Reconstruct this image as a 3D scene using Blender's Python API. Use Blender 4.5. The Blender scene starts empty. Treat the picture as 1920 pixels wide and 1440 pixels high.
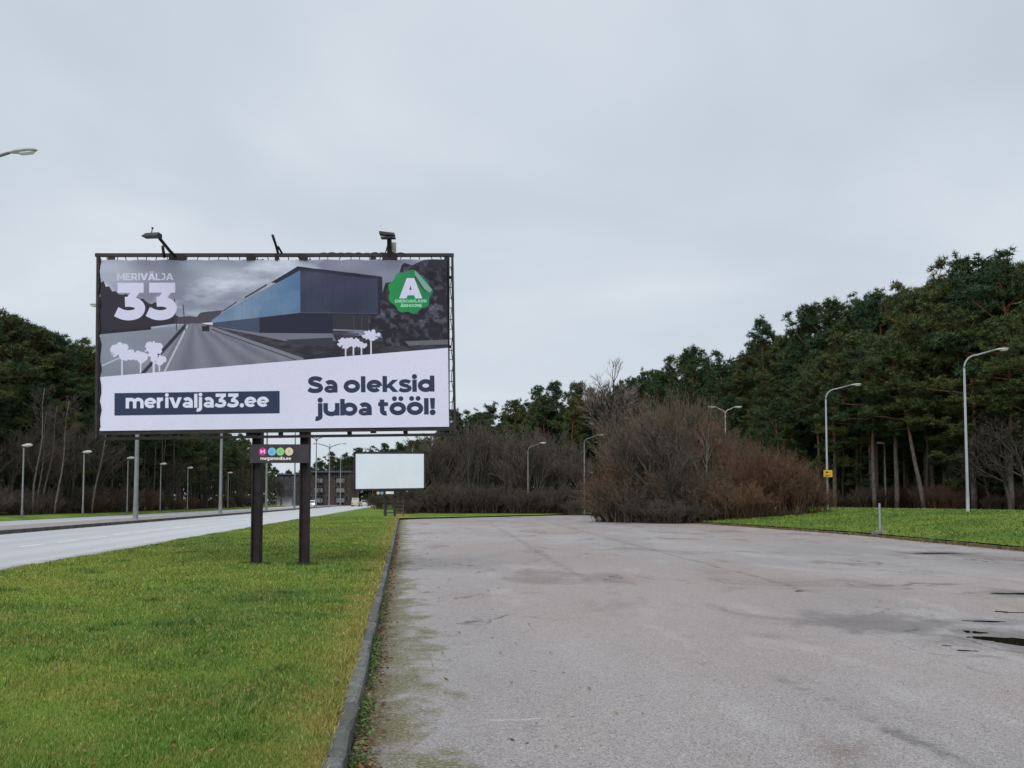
import bpy, math, random
import numpy as np
from mathutils import Vector, Matrix
R = math.radians
sc = bpy.context.scene
COL = sc.collection
random.seed(7)
rng = np.random.default_rng(7)

# ------------------------------------------------------------------ camera
F_PX, HORIZON, PITCH = 1800.0, 938.0, R(3.22)      # focal length and horizon in pixels of the 1920 px wide photograph
CAM_Z = 1.55
PPY = HORIZON - F_PX * math.tan(PITCH)
cam_d = bpy.data.cameras.new('camera')
cam = bpy.data.objects.new('camera', cam_d)
COL.objects.link(cam)
cam.location = (0, 0, CAM_Z)
cam.rotation_euler = (R(90) + PITCH, 0, 0)
cam_d.sensor_fit = 'HORIZONTAL'
cam_d.sensor_width = 36.0
cam_d.lens = 36.0 * F_PX / 1920.0
cam_d.shift_y = (PPY - 720.0) / 1920.0
cam_d.clip_start, cam_d.clip_end = 0.1, 6000
sc.camera = cam

def at(px, py, d):
    """world point at forward distance d that the photograph shows at pixel (px, py)"""
    yc = (PPY - py) / F_PX
    xc = (px - 960.0) / F_PX
    dy = math.cos(PITCH) - yc * math.sin(PITCH)
    dz = math.sin(PITCH) + yc * math.cos(PITCH)
    return Vector((xc * d / dy, d, CAM_Z + dz * d / dy))

# ------------------------------------------------------------------ world: overcast sky
SUN_EL, SUN_AZ = R(48), R(200)          # behind the camera, high
w = bpy.data.worlds.new('World')
sc.world = w
w.use_nodes = True
nt = w.node_tree
nt.nodes.clear()
N = nt.nodes.new
L = nt.links.new
out = N('ShaderNodeOutputWorld')
bg = N('ShaderNodeBackground')
bg.inputs['Strength'].default_value = 1.0
L(bg.outputs[0], out.inputs[0])
sky = N('ShaderNodeTexSky')
sky.sky_type = 'NISHITA'
sky.sun_disc = False
sky.sun_elevation = SUN_EL
sky.sun_rotation = SUN_AZ
sky.dust_density = 4.0
tc = N('ShaderNodeTexCoord')
sep = N('ShaderNodeSeparateXYZ')
L(tc.outputs['Generated'], sep.inputs[0])
def wmath(op, a, b=None, clamp=False):
    m = N('ShaderNodeMath'); m.operation = op; m.use_clamp = clamp
    for i, v in enumerate((a, b)):
        if v is None: continue
        if isinstance(v, (int, float)): m.inputs[i].default_value = v
        else: L(v, m.inputs[i])
    return m.outputs[0]
zz = wmath('ADD', wmath('ABSOLUTE', sep.outputs[2]), 0.22)
comb = N('ShaderNodeCombineXYZ')
L(wmath('DIVIDE', sep.outputs[0], zz), comb.inputs[0])
L(wmath('DIVIDE', sep.outputs[1], zz), comb.inputs[1])
no = N('ShaderNodeTexNoise')
no.inputs['Scale'].default_value = 1.25
no.inputs['Detail'].default_value = 5
no.inputs['Roughness'].default_value = 0.46
no.inputs['Distortion'].default_value = 0.35
L(comb.outputs[0], no.inputs['Vector'])
rp = N('ShaderNodeValToRGB')
rp.color_ramp.elements[0].position = 0.30
rp.color_ramp.elements[0].color = (0.555, 0.622, 0.692, 1)
rp.color_ramp.elements[1].position = 0.72
rp.color_ramp.elements[1].color = (0.765, 0.825, 0.880, 1)
e = rp.color_ramp.elements.new(0.5); e.color = (0.640, 0.706, 0.780, 1)
L(no.outputs[0], rp.inputs[0])
# thinner, brighter cloud towards the horizon
hz = N('ShaderNodeMapRange')
hz.inputs['From Min'].default_value = 0.28; hz.inputs['From Max'].default_value = 0.02
hz.inputs['To Min'].default_value = 0.0; hz.inputs['To Max'].default_value = 0.6
hz.interpolation_type = 'SMOOTHSTEP'
L(sep.outputs[2], hz.inputs['Value'])
mh = N('ShaderNodeMix'); mh.data_type = 'RGBA'
L(hz.outputs[0], mh.inputs[0]); L(rp.outputs[0], mh.inputs[6])
mh.inputs[7].default_value = (0.710, 0.775, 0.850, 1)
ns = N('ShaderNodeVectorMath'); ns.operation = 'SCALE'; ns.inputs['Scale'].default_value = 0.10
L(sky.outputs[0], ns.inputs[0])
ms = N('ShaderNodeMix'); ms.data_type = 'RGBA'; ms.inputs[0].default_value = 0.06
L(mh.outputs[2], ms.inputs[6]); L(ns.outputs[0], ms.inputs[7])
L(ms.outputs[2], bg.inputs[0])

sun_d = bpy.data.lights.new('sun', 'SUN')
sun_d.energy = 2.0
sun_d.angle = R(50)
sun_d.color = (1.0, 0.975, 0.95)
sun = bpy.data.objects.new('sun', sun_d)
COL.objects.link(sun)
sd = Vector((math.sin(SUN_AZ) * math.cos(SUN_EL), math.cos(SUN_AZ) * math.cos(SUN_EL), math.sin(SUN_EL)))
sun.rotation_euler = sd.to_track_quat('Z', 'Y').to_euler()
sun.location = (0, -20, 40)

sc.view_settings.view_transform = 'Standard'
sc.view_settings.look = 'None'
sc.view_settings.exposure = 0.0
sc.view_settings.gamma = 1.0
sc.view_settings.use_curve_mapping = False
sc.render.engine = 'CYCLES'
sc.cycles.max_bounces = 5
sc.cycles.diffuse_bounces = 3
sc.cycles.glossy_bounces = 2
sc.cycles.use_denoising = True

# ------------------------------------------------------------------ helpers
def lin(c):
    return tuple(((v / 255.0) / 12.92 if v <= 10 else (((v / 255.0) + 0.055) / 1.055) ** 2.4) for v in c)

class NT:
    """short-hand for building a node material"""
    def __init__(s, name):
        s.m = bpy.data.materials.new(name); s.m.use_nodes = True
        s.t = s.m.node_tree; s.p = s.t.nodes['Principled BSDF']
        s.co = s.n('ShaderNodeTexCoord').outputs['Object']
    def n(s, kind): return s.t.nodes.new(kind)
    def l(s, a, b): s.t.links.new(a, b)
    def put(s, sock, v):
        if hasattr(v, 'is_linked') or hasattr(v, 'links'): s.l(v, sock)
        elif isinstance(v, tuple) and len(v) == 3 and sock.type == 'RGBA': sock.default_value = (*v, 1)
        else: sock.default_value = v
    def math(s, op, a, b=0.0, c=None, clamp=False):
        m = s.n('ShaderNodeMath'); m.operation = op; m.use_clamp = clamp
        s.put(m.inputs[0], a); s.put(m.inputs[1], b)
        if c is not None: s.put(m.inputs[2], c)
        return m.outputs[0]
    def mapped(s, scale=(1, 1, 1), rot=(0, 0, 0), co=None):
        m = s.n('ShaderNodeMapping'); s.l(co or s.co, m.inputs[0])
        m.inputs['Scale'].default_value = scale; m.inputs['Rotation'].default_value = rot
        return m.outputs[0]
    def noise(s, scale, detail=3, rough=0.55, vec=None, dist=0.0):
        m = s.n('ShaderNodeTexNoise'); s.l(vec or s.co, m.inputs['Vector'])
        m.inputs['Scale'].default_value = scale; m.inputs['Detail'].default_value = detail
        m.inputs['Roughness'].default_value = rough; m.inputs['Distortion'].default_value = dist
        return m.outputs[0]
    def ramp(s, v, a, b, lo=0.0, hi=1.0, smooth=True):
        m = s.n('ShaderNodeMapRange'); s.put(m.inputs['Value'], v)
        m.inputs['From Min'].default_value = a; m.inputs['From Max'].default_value = b
        m.inputs['To Min'].default_value = lo; m.inputs['To Max'].default_value = hi
        if smooth: m.interpolation_type = 'SMOOTHSTEP'
        return m.outputs[0]
    def mix(s, f, a, b, mode='MIX'):
        m = s.n('ShaderNodeMix'); m.data_type = 'RGBA'; m.blend_type = mode
        s.put(m.inputs[0], f); s.put(m.inputs[6], a); s.put(m.inputs[7], b)
        return m.outputs[2]
    def island(s):
        return s.n('ShaderNodeNewGeometry').outputs['Random Per Island']
    def objrand(s):
        return s.n('ShaderNodeObjectInfo').outputs['Random']
    def bump(s, h, strength, dist):
        b = s.n('ShaderNodeBump'); s.l(h, b.inputs['Height'])
        b.inputs['Strength'].default_value = strength; b.inputs['Distance'].default_value = dist
        s.l(b.outputs[0], s.p.inputs['Normal'])
    def done(s, color, rough=0.6, spec=0.5, metal=0.0):
        s.put(s.p.inputs['Base Color'], color)
        s.put(s.p.inputs['Roughness'], rough)
        s.put(s.p.inputs['Specular IOR Level'], spec)
        s.put(s.p.inputs['Metallic'], metal)
        return s.m

def simple(name, c, rough=0.6, var=0.25, scale=3.0, spec=0.4, metal=0.0):
    t = NT(name)
    f = t.noise(scale, 4, 0.6)
    a = tuple(v * (1 - var) for v in c); b = tuple(min(1, v * (1 + var)) for v in c)
    return t.done(t.mix(t.ramp(f, 0.3, 0.7), a, b), rough, spec, metal)

def soup(name, V, mat=None, k=3):
    """mesh from an (n*k, 3) array: n loose k-gons"""
    V = np.asarray(V, dtype=np.float32).reshape(-1, 3)
    n = len(V) // k
    me = bpy.data.meshes.new(name)
    me.vertices.add(len(V)); me.vertices.foreach_set('co', V.ravel())
    me.loops.add(n * k); me.loops.foreach_set('vertex_index', np.arange(n * k, dtype=np.int32))
    me.polygons.add(n); me.polygons.foreach_set('loop_start', np.arange(0, n * k, k, dtype=np.int32))
    me.update(calc_edges=True)
    if mat: me.materials.append(mat)
    return me

class MB:
    """collects simple solids into one mesh"""
    def __init__(s): s.v = []; s.f = []; s.smooth = []
    def face(s, pts):
        b = len(s.v); s.v += [tuple(p) for p in pts]; s.f.append(tuple(range(b, b + len(pts))))
        return s
    def box(s, lo, hi):
        x0, y0, z0 = lo; x1, y1, z1 = hi
        return s.hexa([(x0,y0,z0),(x1,y0,z0),(x1,y1,z0),(x0,y1,z0),(x0,y0,z1),(x1,y0,z1),(x1,y1,z1),(x0,y1,z1)])
    def hexa(s, p):
        b = len(s.v); s.v += [tuple(q) for q in p]
        for f in ((3,2,1,0),(4,5,6,7),(0,1,5,4),(1,2,6,5),(2,3,7,6),(3,0,4,7)): s.f.append(tuple(b + i for i in f))
        return s
    def beam(s, a, b, wx, wy, side=(1, 0, 0)):
        """rectangular bar from a to b; wx along `side`, wy across"""
        a, b = Vector(a), Vector(b); d = (b - a).normalized()
        u = Vector(side); u = (u - d * u.dot(d))
        if u.length < 1e-4: u = Vector((0, 1, 0)) - d * d.y
        u.normalize(); v = d.cross(u)
        q = [(-1,-1),(1,-1),(1,1),(-1,1)]
        return s.hexa([a + u*i*wx/2 + v*j*wy/2 for i, j in q] + [b + u*i*wx/2 + v*j*wy/2 for i, j in q])
    def tube(s, pts, rad, n=8, cap=True):
        pts = [Vector(p) for p in pts]
        if not hasattr(rad, '__len__'): rad = [rad] * len(pts)
        b0 = len(s.v); ref = None
        for i, p in enumerate(pts):
            d = (pts[min(i+1, len(pts)-1)] - pts[max(i-1, 0)]).normalized()
            if ref is None: ref = Vector((1,0,0)) if abs(d.x) < 0.8 else Vector((0,1,0))
            u = (ref - d * ref.dot(d)).normalized(); ref = u; v = d.cross(u)
            for k in range(n):
                a = 2*math.pi*k/n
                s.v.append(tuple(p + (u*math.cos(a) + v*math.sin(a)) * rad[i]))
        for i in range(len(pts)-1):
            for k in range(n):
                k2 = (k+1) % n
                s.f.append((b0+i*n+k, b0+i*n+k2, b0+(i+1)*n+k2, b0+(i+1)*n+k))
        if cap:
            s.f.append(tuple(b0+k for k in reversed(range(n))))
            s.f.append(tuple(b0+(len(pts)-1)*n+k for k in range(n)))
        return s
    def lathe(s, base, prof, n=12):
        """prof: (radius, z) pairs round a vertical axis at base"""
        return s.tube([(base[0], base[1], base[2] + z) for r, z in prof], [r for r, z in prof], n)
    def prism(s, poly, depth, origin, ux, uy):
        o = Vector(origin); ux = Vector(ux); uy = Vector(uy); nrm = ux.cross(uy).normalized()
        a = [o + ux*x + uy*y for x, y in poly]; b = [q - nrm*depth for q in a]
        n = len(poly); c = len(s.v); s.v += [tuple(q) for q in a + b]
        s.f.append(tuple(c+i for i in range(n))); s.f.append(tuple(c+n+i for i in reversed(range(n))))
        for i in range(n):
            j = (i+1) % n; s.f.append((c+j, c+i, c+n+i, c+n+j))
        return s
    def mesh(s, name, mat, smooth=False):
        me = bpy.data.meshes.new(name); me.from_pydata(s.v, [], s.f); me.update()
        if mat: me.materials.append(mat)
        if smooth: me.polygons.foreach_set('use_smooth', [True]*len(me.polygons))
        return me

def link(name, me, parent=None):
    o = bpy.data.objects.new(name, me); COL.objects.link(o)
    if parent is not None: o.parent = parent
    return o
def part(name, mb, mat, parent, smooth=False, label=None):
    o = link(name, mb.mesh(name, mat, smooth) if isinstance(mb, MB) else mb, parent)
    if label: o['label'] = label
    return o
def tag(o, label, cat, group=None):
    o['label'] = label; o['category'] = cat
    if group: o['group'] = group
    return o
def thing(name, label, cat, loc=(0,0,0), rz=0.0, group=None):
    o = bpy.data.objects.new(name, None); COL.objects.link(o)
    o.empty_display_size = 0.3
    o.location = loc; o.rotation_euler = (0, 0, rz)
    return tag(o, label, cat, group)
def struct(name, me, label=None):
    o = link(name, me); o['kind'] = 'structure'
    if label: o['label'] = label
    return o
def stuff(name, me, label, parent=None):
    o = link(name, me, parent); o['kind'] = 'stuff'
    if label: o['label'] = label
    return o
def copy_tree(src, loc, rz=0.0, label=None, group=None):
    r = src.copy(); COL.objects.link(r); r.location = loc; r.rotation_euler = (0, 0, rz)
    if label: r['label'] = label
    if group: r['group'] = group
    for ch in list(src.children):
        c = ch.copy(); COL.objects.link(c); c.parent = r
        for g in list(ch.children):
            q = g.copy(); COL.objects.link(q); q.parent = c
    return r

# ------------------------------------------------------------------ the lie of the land
KX = lambda y: -0.31 - 0.113 * y                     # lot-side top edge of the kerb
ROAD_K = -0.107
RV = lambda v, y: v + ROAD_K * y                     # lateral position of a line along the road
NEAR, FAR, MED, FAR2 = -8.3, -17.3, -20.6, -28.0     # road edge, far road edge, median edge, edge of second carriageway
_ry = [-30, 2, 15, 29, 43, 55, 66, 90, 103, 140, 400]
_rx = [17.5, 16.6, 15.9, 15.5, 15.3, 13.8, 12.2, 9.0, 7.4, 3.0, -30]
XR = lambda y: float(np.interp(y, _ry, _rx))
def zland(x, y):
    if x > XR(y):
        return 0.10 + min(0.82, 0.068 * (x - XR(y)))
    v = x - ROAD_K * y
    if v < MED: return 0.30 if v < FAR2 else 0.1
    if v < NEAR: return 0.1
    return 0.15

# --- materials of the ground
def grass_colour(t, dry=1.0):
    big = t.noise(0.16, 3, 0.6); mid = t.noise(0.9, 4, 0.65); sm = t.noise(6.0, 3, 0.7)
    c = t.mix(t.ramp(big, 0.40, 0.62), (0.102, 0.198, 0.024), (0.195, 0.278, 0.030))
    c = t.mix(t.ramp(mid, 0.46, 0.72, 0, 0.7*dry), c, (0.270, 0.265, 0.050))
    c = t.mix(t.ramp(t.noise(0.45, 4, 0.6, vec=t.mapped((1, 0.6, 1))), 0.52, 0.70, 0, 0.75), c, (0.060, 0.135, 0.020))
    c = t.mix(t.ramp(sm, 0.55, 0.8, 0, 0.55*dry), c, (0.30, 0.24, 0.085))
    return c
def dry_edge(t, c):
    xy = t.n('ShaderNodeSeparateXYZ'); t.l(t.co, xy.inputs[0])
    kd = t.math('MULTIPLY_ADD', xy.outputs[1], 0.113, xy.outputs[0])       # distance from the kerb line
    side = t.ramp(kd, 1.0, 0.3)
    f = t.math('MULTIPLY', side, t.ramp(t.math('ADD', kd, t.math('MULTIPLY', t.noise(1.6, 4), 1.4)), -0.35, 0.35, 0, 0.75))
    return t.mix(f, c, (0.33, 0.255, 0.07))
t = NT('lawn_soil')
c = dry_edge(t, grass_colour(t))
f = t.noise(38, 3, 0.7)
c = t.mix(t.ramp(f, 0.3, 0.75, 0.35, 0), c, (0.040, 0.066, 0.012))
t.bump(f, 0.7, 0.04)
M_LAWN = t.done(c, 0.9, 0.15)
t = NT('green_lawn_soil')
c = t.mix(0.30, grass_colour(t, 0.35), (0.050, 0.095, 0.022))
f = t.noise(14, 4, 0.7)
c = t.mix(t.ramp(f, 0.3, 0.75, 0.35, 0), c, (0.045, 0.080, 0.014))
t.bump(f, 0.6, 0.06)
M_LAWN2 = t.done(c, 0.9, 0.15)
def blade_mat(name, dry):
    t = NT(name)
    c = grass_colour(t, dry)
    if dry < .5: c = t.mix(0.30, c, (0.050, 0.095, 0.022))
    if dry > .5: c = dry_edge(t, c)
    ir = t.island()
    c = t.mix(t.ramp(ir, 0.0, 0.6, 0.5, 0), c, (0.060, 0.125, 0.016))
    c = t.mix(t.ramp(ir, 0.78, 1.0, 0, 0.85*dry), c, (0.44, 0.40, 0.16))
    c = t.mix(t.ramp(t.noise(2.4, 3, .7), .50, .66, 0, .55*dry), c, (0.27, 0.25, 0.06))
    return t.done(c, 0.55, 0.3)
M_BLADE = blade_mat('grass_blades', 1.0); M_BLADE2 = blade_mat('green_grass_blades', 0.35)

t = NT('forest_floor')
f = t.noise(0.8, 4)
M_SOIL = t.done(t.mix(t.ramp(f, 0.3, 0.7), (0.040, 0.032, 0.020), (0.070, 0.060, 0.030)), 0.95, 0.1)

# asphalt of the empty lot
t = NT('lot_asphalt')
xy = t.n('ShaderNodeSeparateXYZ'); t.l(t.co, xy.inputs[0])
X, Y = xy.outputs[0], xy.outputs[1]
kd = t.math('ADD', t.math('MULTIPLY_ADD', Y, 0.113, X), 0.31)           # metres right of the kerb
st = t.mapped((0.5, 0.14, 1), (0, 0, R(6)))
big = t.noise(0.5, 5, 0.62, vec=st)
wide = t.noise(0.11, 4, 0.55, vec=t.mapped((1, 0.5, 1)))
patch = t.noise(0.8, 5, 0.6, vec=t.mapped((0.55, 0.22, 1), (0, 0, R(-18))), dist=0.8)
c = t.mix(t.ramp(big, 0.33, 0.68), (0.268, 0.242, 0.235), (0.375, 0.345, 0.338))
c = t.mix(t.ramp(wide, 0.40, 0.58, 0, 0.8), c, (0.330, 0.262, 0.240))
blot = t.noise(0.42, 5, 0.68, vec=t.mapped((1, 0.35, 1), (0, 0, R(9)), None), dist=0.5)
c = t.mix(t.ramp(blot, 0.56, 0.70, 0, 0.65), c, (0.215, 0.158, 0.142))
c = t.mix(t.ramp(blot, 0.44, 0.30, 0, 0.5), c, (0.44, 0.415, 0.405))
c = t.mix(t.ramp(patch, 0.535, 0.66, 0, 0.85), c, (0.190, 0.138, 0.120))
c = t.mix(t.ramp(t.noise(1.1, 4, 0.6, vec=t.mapped((0.4, 0.16, 1), (0, 0, R(25)))), 0.56, 0.66, 0, 0.55), c, (0.42, 0.41, 0.415))
mott = t.noise(2.6, 5, 0.7, vec=t.mapped((1, 0.45, 1), (0, 0, R(-10))))
c = t.mix(t.ramp(mott, 0.42, 0.30, 0, 0.35), c, (0.150, 0.130, 0.125))
c = t.mix(t.ramp(mott, 0.58, 0.72, 0, 0.35), c, (0.42, 0.40, 0.395))
# exposed stones of the worn surface
vo = t.n('ShaderNodeTexVoronoi'); t.l(t.co, vo.inputs['Vector']); vo.inputs['Scale'].default_value = 95
sx = t.n('ShaderNodeSeparateXYZ'); t.l(vo.outputs['Color'], sx.inputs[0])
ag = t.noise(150, 2, 0.6)
c = t.mix(t.ramp(sx.outputs[0], 0.62, 0.95, 0, 0.50), c, (0.58, 0.55, 0.53))
c = t.mix(t.ramp(sx.outputs[1], 0.60, 0.95, 0, 0.62), c, (0.080, 0.074, 0.075))
c = t.mix(t.ramp(ag, 0.42, 0.30, 0, 0.55), c, (0.09, 0.085, 0.09))
# lengthwise paving joints, wandering a little
wob = t.math('MULTIPLY', t.math('SUBTRACT', t.noise(0.55, 4, 0.6), 0.5), 0.55)
def joint(x0, k, wd, lo, hi, amount, col, c):
    dx = t.math('ABSOLUTE', t.math('ADD', t.math('SUBTRACT', X, t.math('MULTIPLY_ADD', Y, k, x0)), wob))
    wv = t.math('MULTIPLY', t.ramp(dx, wd, wd * 0.3), t.math('MULTIPLY', t.ramp(Y, lo, lo + 2), t.ramp(Y, hi, hi - 4)))
    wv = t.math('MULTIPLY', wv, t.math('MULTIPLY', t.ramp(t.noise(2.2, 4, .7), 0.38, 0.62), t.ramp(t.noise(14, 4, .8), 0.30, 0.58)))
    return t.mix(t.math('MULTIPLY', wv, amount), c, col)
dk = (0.085, 0.075, 0.072)
c = joint(3.6, -0.15, 0.10, 3.5, 10.5, 0.75, dk, c)
c = joint(3.45, -0.145, 0.10, 9.6, 14.0, 0.8, (0.42, 0.41, 0.40), c)
c = joint(5.85, -0.047, 0.13, 15.5, 75, 0.75, dk, c)
c = joint(2.65, -0.063, 0.16, 17, 70, 0.55, dk, c)
c = joint(10.4, -0.05, 0.10, 12, 70, 0.35, dk, c)
# narrow cracks
def crack(scale, wd, c, amt, rot):
    v2 = t.n('ShaderNodeTexVoronoi'); v2.feature = 'DISTANCE_TO_EDGE'
    dis = t.n('ShaderNodeVectorMath'); dis.operation = 'MULTIPLY_ADD'
    nz = t.n('ShaderNodeTexNoise'); t.l(t.co, nz.inputs['Vector']); nz.inputs['Scale'].default_value = 1.1; nz.inputs['Detail'].default_value = 4
    t.l(nz.outputs['Color'], dis.inputs[0]); dis.inputs[1].default_value = (1.3, 1.3, 0); t.l(t.mapped((1, 0.5, 0), (0, 0, rot)), dis.inputs[2])
    t.l(dis.outputs[0], v2.inputs['Vector']); v2.inputs['Scale'].default_value = scale
    g = t.math('MULTIPLY', t.ramp(v2.outputs['Distance'], wd, wd * 0.3), t.ramp(t.noise(0.3, 3), 0.5, 0.62))
    return t.mix(t.math('MULTIPLY', g, amt), c, (0.06, 0.055, 0.05))
c = crack(0.22, 0.008, c, 0.8, 0.3)
c = crack(0.55, 0.010, c, 0.55, 1.1)
# worn bay lines running out from the kerb
al = t.math('ADD', Y, t.math('MULTIPLY', X, -0.113))
fr = t.math('PINGPONG', t.math('ADD', al, t.math('MULTIPLY', t.math('SUBTRACT', t.noise(0.8, 2), 0.5), 0.06)), 1.72)
ln = t.math('MULTIPLY', t.ramp(fr, 0.032, 0.014), t.math('MULTIPLY', t.ramp(kd, 2.0, 1.2), t.ramp(t.noise(5, 4, 0.7), 0.48, 0.64)))
c = t.mix(t.math('MULTIPLY', ln, 0.55), c, (0.56, 0.57, 0.55))
# moss and dirt along the kerb
mn = t.noise(1.6, 5, 0.65, vec=t.mapped((1, 0.75, 1)))
mk = t.math('ADD', kd, t.math('MULTIPLY', t.math('SUBTRACT', mn, 0.5), -2.6))
moss = t.math('MULTIPLY', t.ramp(mk, 0.68, 0.20), t.ramp(t.noise(34, 5, 0.8), 0.36, 0.56))
c = t.mix(t.math('MULTIPLY', moss, 0.94), c, (0.098, 0.100, 0.010))
dirt = t.math('MULTIPLY', t.ramp(t.math('ADD', kd, t.math('MULTIPLY', t.noise(3, 3), 0.3)), 0.55, 0.15), t.ramp(t.noise(40, 3, 0.7), 0.35, 0.6))
c = t.mix(t.math('MULTIPLY', dirt, 0.8), c, (0.085, 0.052, 0.030))
wet = None
for px_, py_, rx_, ry_ in ((1905,1200,.95,1.2), (1848,1163,.7,.5), (1908,1112,.9,.8), (1758,1037,1.6,1.4), (1640,1165,1.1,1.5), (1826,1183,.5,.5)):
    pc = at(px_, py_, CAM_Z*1800/(py_-HORIZON))
    ex = t.math('DIVIDE', t.math('SUBTRACT', X, pc.x), rx_); ey = t.math('DIVIDE', t.math('SUBTRACT', Y, pc.y), ry_)
    dd = t.math('SQRT', t.math('ADD', t.math('MULTIPLY', ex, ex), t.math('MULTIPLY', ey, ey)))
    m_ = t.ramp(t.math('ADD', dd, t.math('MULTIPLY', t.math('SUBTRACT', mott, .5), 2.6)), 1.0, .45)
    wet = m_ if wet is None else t.math('MAXIMUM', wet, m_)
c = t.mix(t.math('MULTIPLY', wet, 0.5), c, (0.115, 0.105, 0.105))
t.bump(t.math('ADD', sx.outputs[2], t.math('MULTIPLY', ag, 1.2)), 0.4, 0.006)
ro = t.math('ADD', t.ramp(wide, 0.35, 0.65, 0.50, 0.66), t.math('MULTIPLY', moss, 0.3))
ro = t.math('SUBTRACT', ro, t.math('MULTIPLY', wet, 0.22))
M_LOT = t.done(c, ro, 0.40)

t = NT('road_surface')
st = t.mapped((1.0, 0.05, 1), (0, 0, R(6)))
c = t.mix(t.ramp(t.noise(0.5, 4, 0.6, vec=st), 0.3, 0.7), (0.50, 0.51, 0.53), (0.58, 0.59, 0.61))
c = t.mix(t.ramp(t.noise(60, 2), 0.35, 0.65, 0.25, 0), c, (0.35, 0.35, 0.36))
xr = t.n('ShaderNodeSeparateXYZ'); t.l(t.co, xr.inputs[0])
lat = t.math('MULTIPLY_ADD', xr.outputs[1], 0.107, xr.outputs[0])
trk = t.math('PINGPONG', t.math('ADD', lat, t.math('MULTIPLY', t.noise(.2, 2), .5)), 0.95)
c = t.mix(t.ramp(trk, 0.25, 0.6, 0.30, 0), c, (0.36, 0.365, 0.38))
c = t.mix(t.math('MULTIPLY', t.ramp(lat, -9.2, -8.35), t.ramp(t.noise(1.5, 4), .3, .6)), c, (0.22, 0.20, 0.17))
c = t.mix(t.ramp(t.noise(.35, 4, vec=t.mapped((1, .12, 1), (0, 0, R(6)))), .55, .7, 0, .4), c, (0.40, 0.40, 0.41))
M_ROAD = t.done(c, 0.42, 0.5)
M_MED = simple('median_paving', (0.27, 0.25, 0.245), 0.8, 0.2, 1.2)
M_PAINT = simple('road_paint', (0.82, 0.82, 0.82), 0.6, 0.05, 8)
t = NT('kerb_concrete')
f = t.noise(7, 4, 0.65); f2 = t.noise(60, 3, 0.7); orr = t.objrand()
c = t.mix(t.ramp(f, 0.3, 0.7), (0.090, 0.095, 0.088), (0.200, 0.205, 0.195))
c = t.mix(t.ramp(orr, 0, 1, 0, 0.7), c, (0.062, 0.066, 0.062))
c = t.mix(t.ramp(f2, 0.55, 0.75, 0, 0.5), c, (0.27, 0.27, 0.26))
c = t.mix(t.ramp(t.noise(3.5, 4), 0.58, 0.72, 0, 0.6), c, (0.095, 0.095, 0.045))
t.bump(f2, 0.5, 0.006)
M_KERB = t.done(c, 0.85, 0.3)
M_KERBG = simple('grown_over_kerb', (0.135, 0.115, 0.062), 0.95, 0.5, 3.0, 0.1)
M_KERBD = simple('dirty_kerb', (0.085, 0.080, 0.078), 0.9, 0.35, 2.0, 0.2)

# --- ground sheet out to the horizon
def grid_mesh(name, xs, ys, zf, mat):
    v = [(x, y, zf(x, y)) for y in ys for x in xs]
    n = len(xs)
    f = [(j*n+i, j*n+i+1, (j+1)*n+i+1, (j+1)*n+i) for j in range(len(ys)-1) for i in range(n-1)]
    me = bpy.data.meshes.new(name); me.from_pydata(v, [], f); me.materials.append(mat)
    me.polygons.foreach_set('use_smooth', [True]*len(f)); me.update()
    return me
xs = [-2500, -1200, -600, -300, -200] + list(np.arange(-150, 151, 5.0)) + [200, 300, 600, 1200, 2500]
ys = [-400, -150, -60] + list(np.arange(-30, 261, 5.0)) + [300, 400, 600, 1000, 1800, 3500]
def zbase(x, y):
    z = min(zland(x, y), zland(x+5, y), zland(x-5, y), zland(x, y+5), zland(x, y-5))
    if XR(y) > x - 5: z = min(z, 0.0)
    return z - 0.09
struct('ground', grid_mesh('ground', xs, ys, zbase, M_SOIL))

# --- the empty lot
lotv = [(KX(y)+0.0, y) for y in (-6, 77.5)] + [(7.4, 103), (9.0, 90), (12.2, 66), (13.8, 55), (15.3, 43), (15.5, 29), (15.9, 15), (16.6, 2), (17, -6)]
mb = MB(); mb.face([(x, y, 0) for x, y in lotv][::-1] if False else [(x, y, 0) for x, y in lotv])
me = mb.mesh('parking_lot', M_LOT)
if me.polygons[0].normal.z < 0: me.flip_normals()
struct('parking_lot', me, 'empty worn grey asphalt lot')

# --- grass verge between road and kerb, right lawn, far grass strip
def strip(name, left, right, ys, zf, mat, nx=14):
    v = []; f = []
    for y in ys:
        a, b = left(y), right(y)
        for i in range(nx+1):
            x = a + (b-a)*i/nx; v.append((x, y, zf(x, y, i/nx)))
    n = nx+1
    for j in range(len(ys)-1):
        for i in range(nx): f.append((j*n+i, j*n+i+1, (j+1)*n+i+1, (j+1)*n+i))
    me = bpy.data.meshes.new(name); me.from_pydata(v, [], f); me.materials.append(mat)
    me.polygons.foreach_set('use_smooth', [True]*len(f)); me.update()
    return me
def bumps(x, y):
    return 0.018*math.sin(x*1.7+y*0.6) + 0.014*math.sin(x*0.7-y*1.1+2) + 0.01*math.sin(3.1*x+2.3*y)
KERBL = lambda y: KX(y) - 0.12
def zverge(x, y, s=None):
    a, b = RV(NEAR, y), KERBL(y)
    s = (x - a) / max(0.5, b - a)
    e1 = min(1.0, max(0, (x - a)) / 0.5); e2 = min(1.0, max(0, (b - x)) / 0.6)
    return 0.10 + 0.045*e1 + (0.035 + bumps(x, y)) * min(e1, e2) + 0.10*max(0, math.sin(math.pi*min(1, max(0, s))))*min(1, y/30)*0.15
vy = list(np.arange(-4, 40, 0.6)) + list(np.arange(40, 200, 4.0)) + [200, 260, 330]
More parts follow.
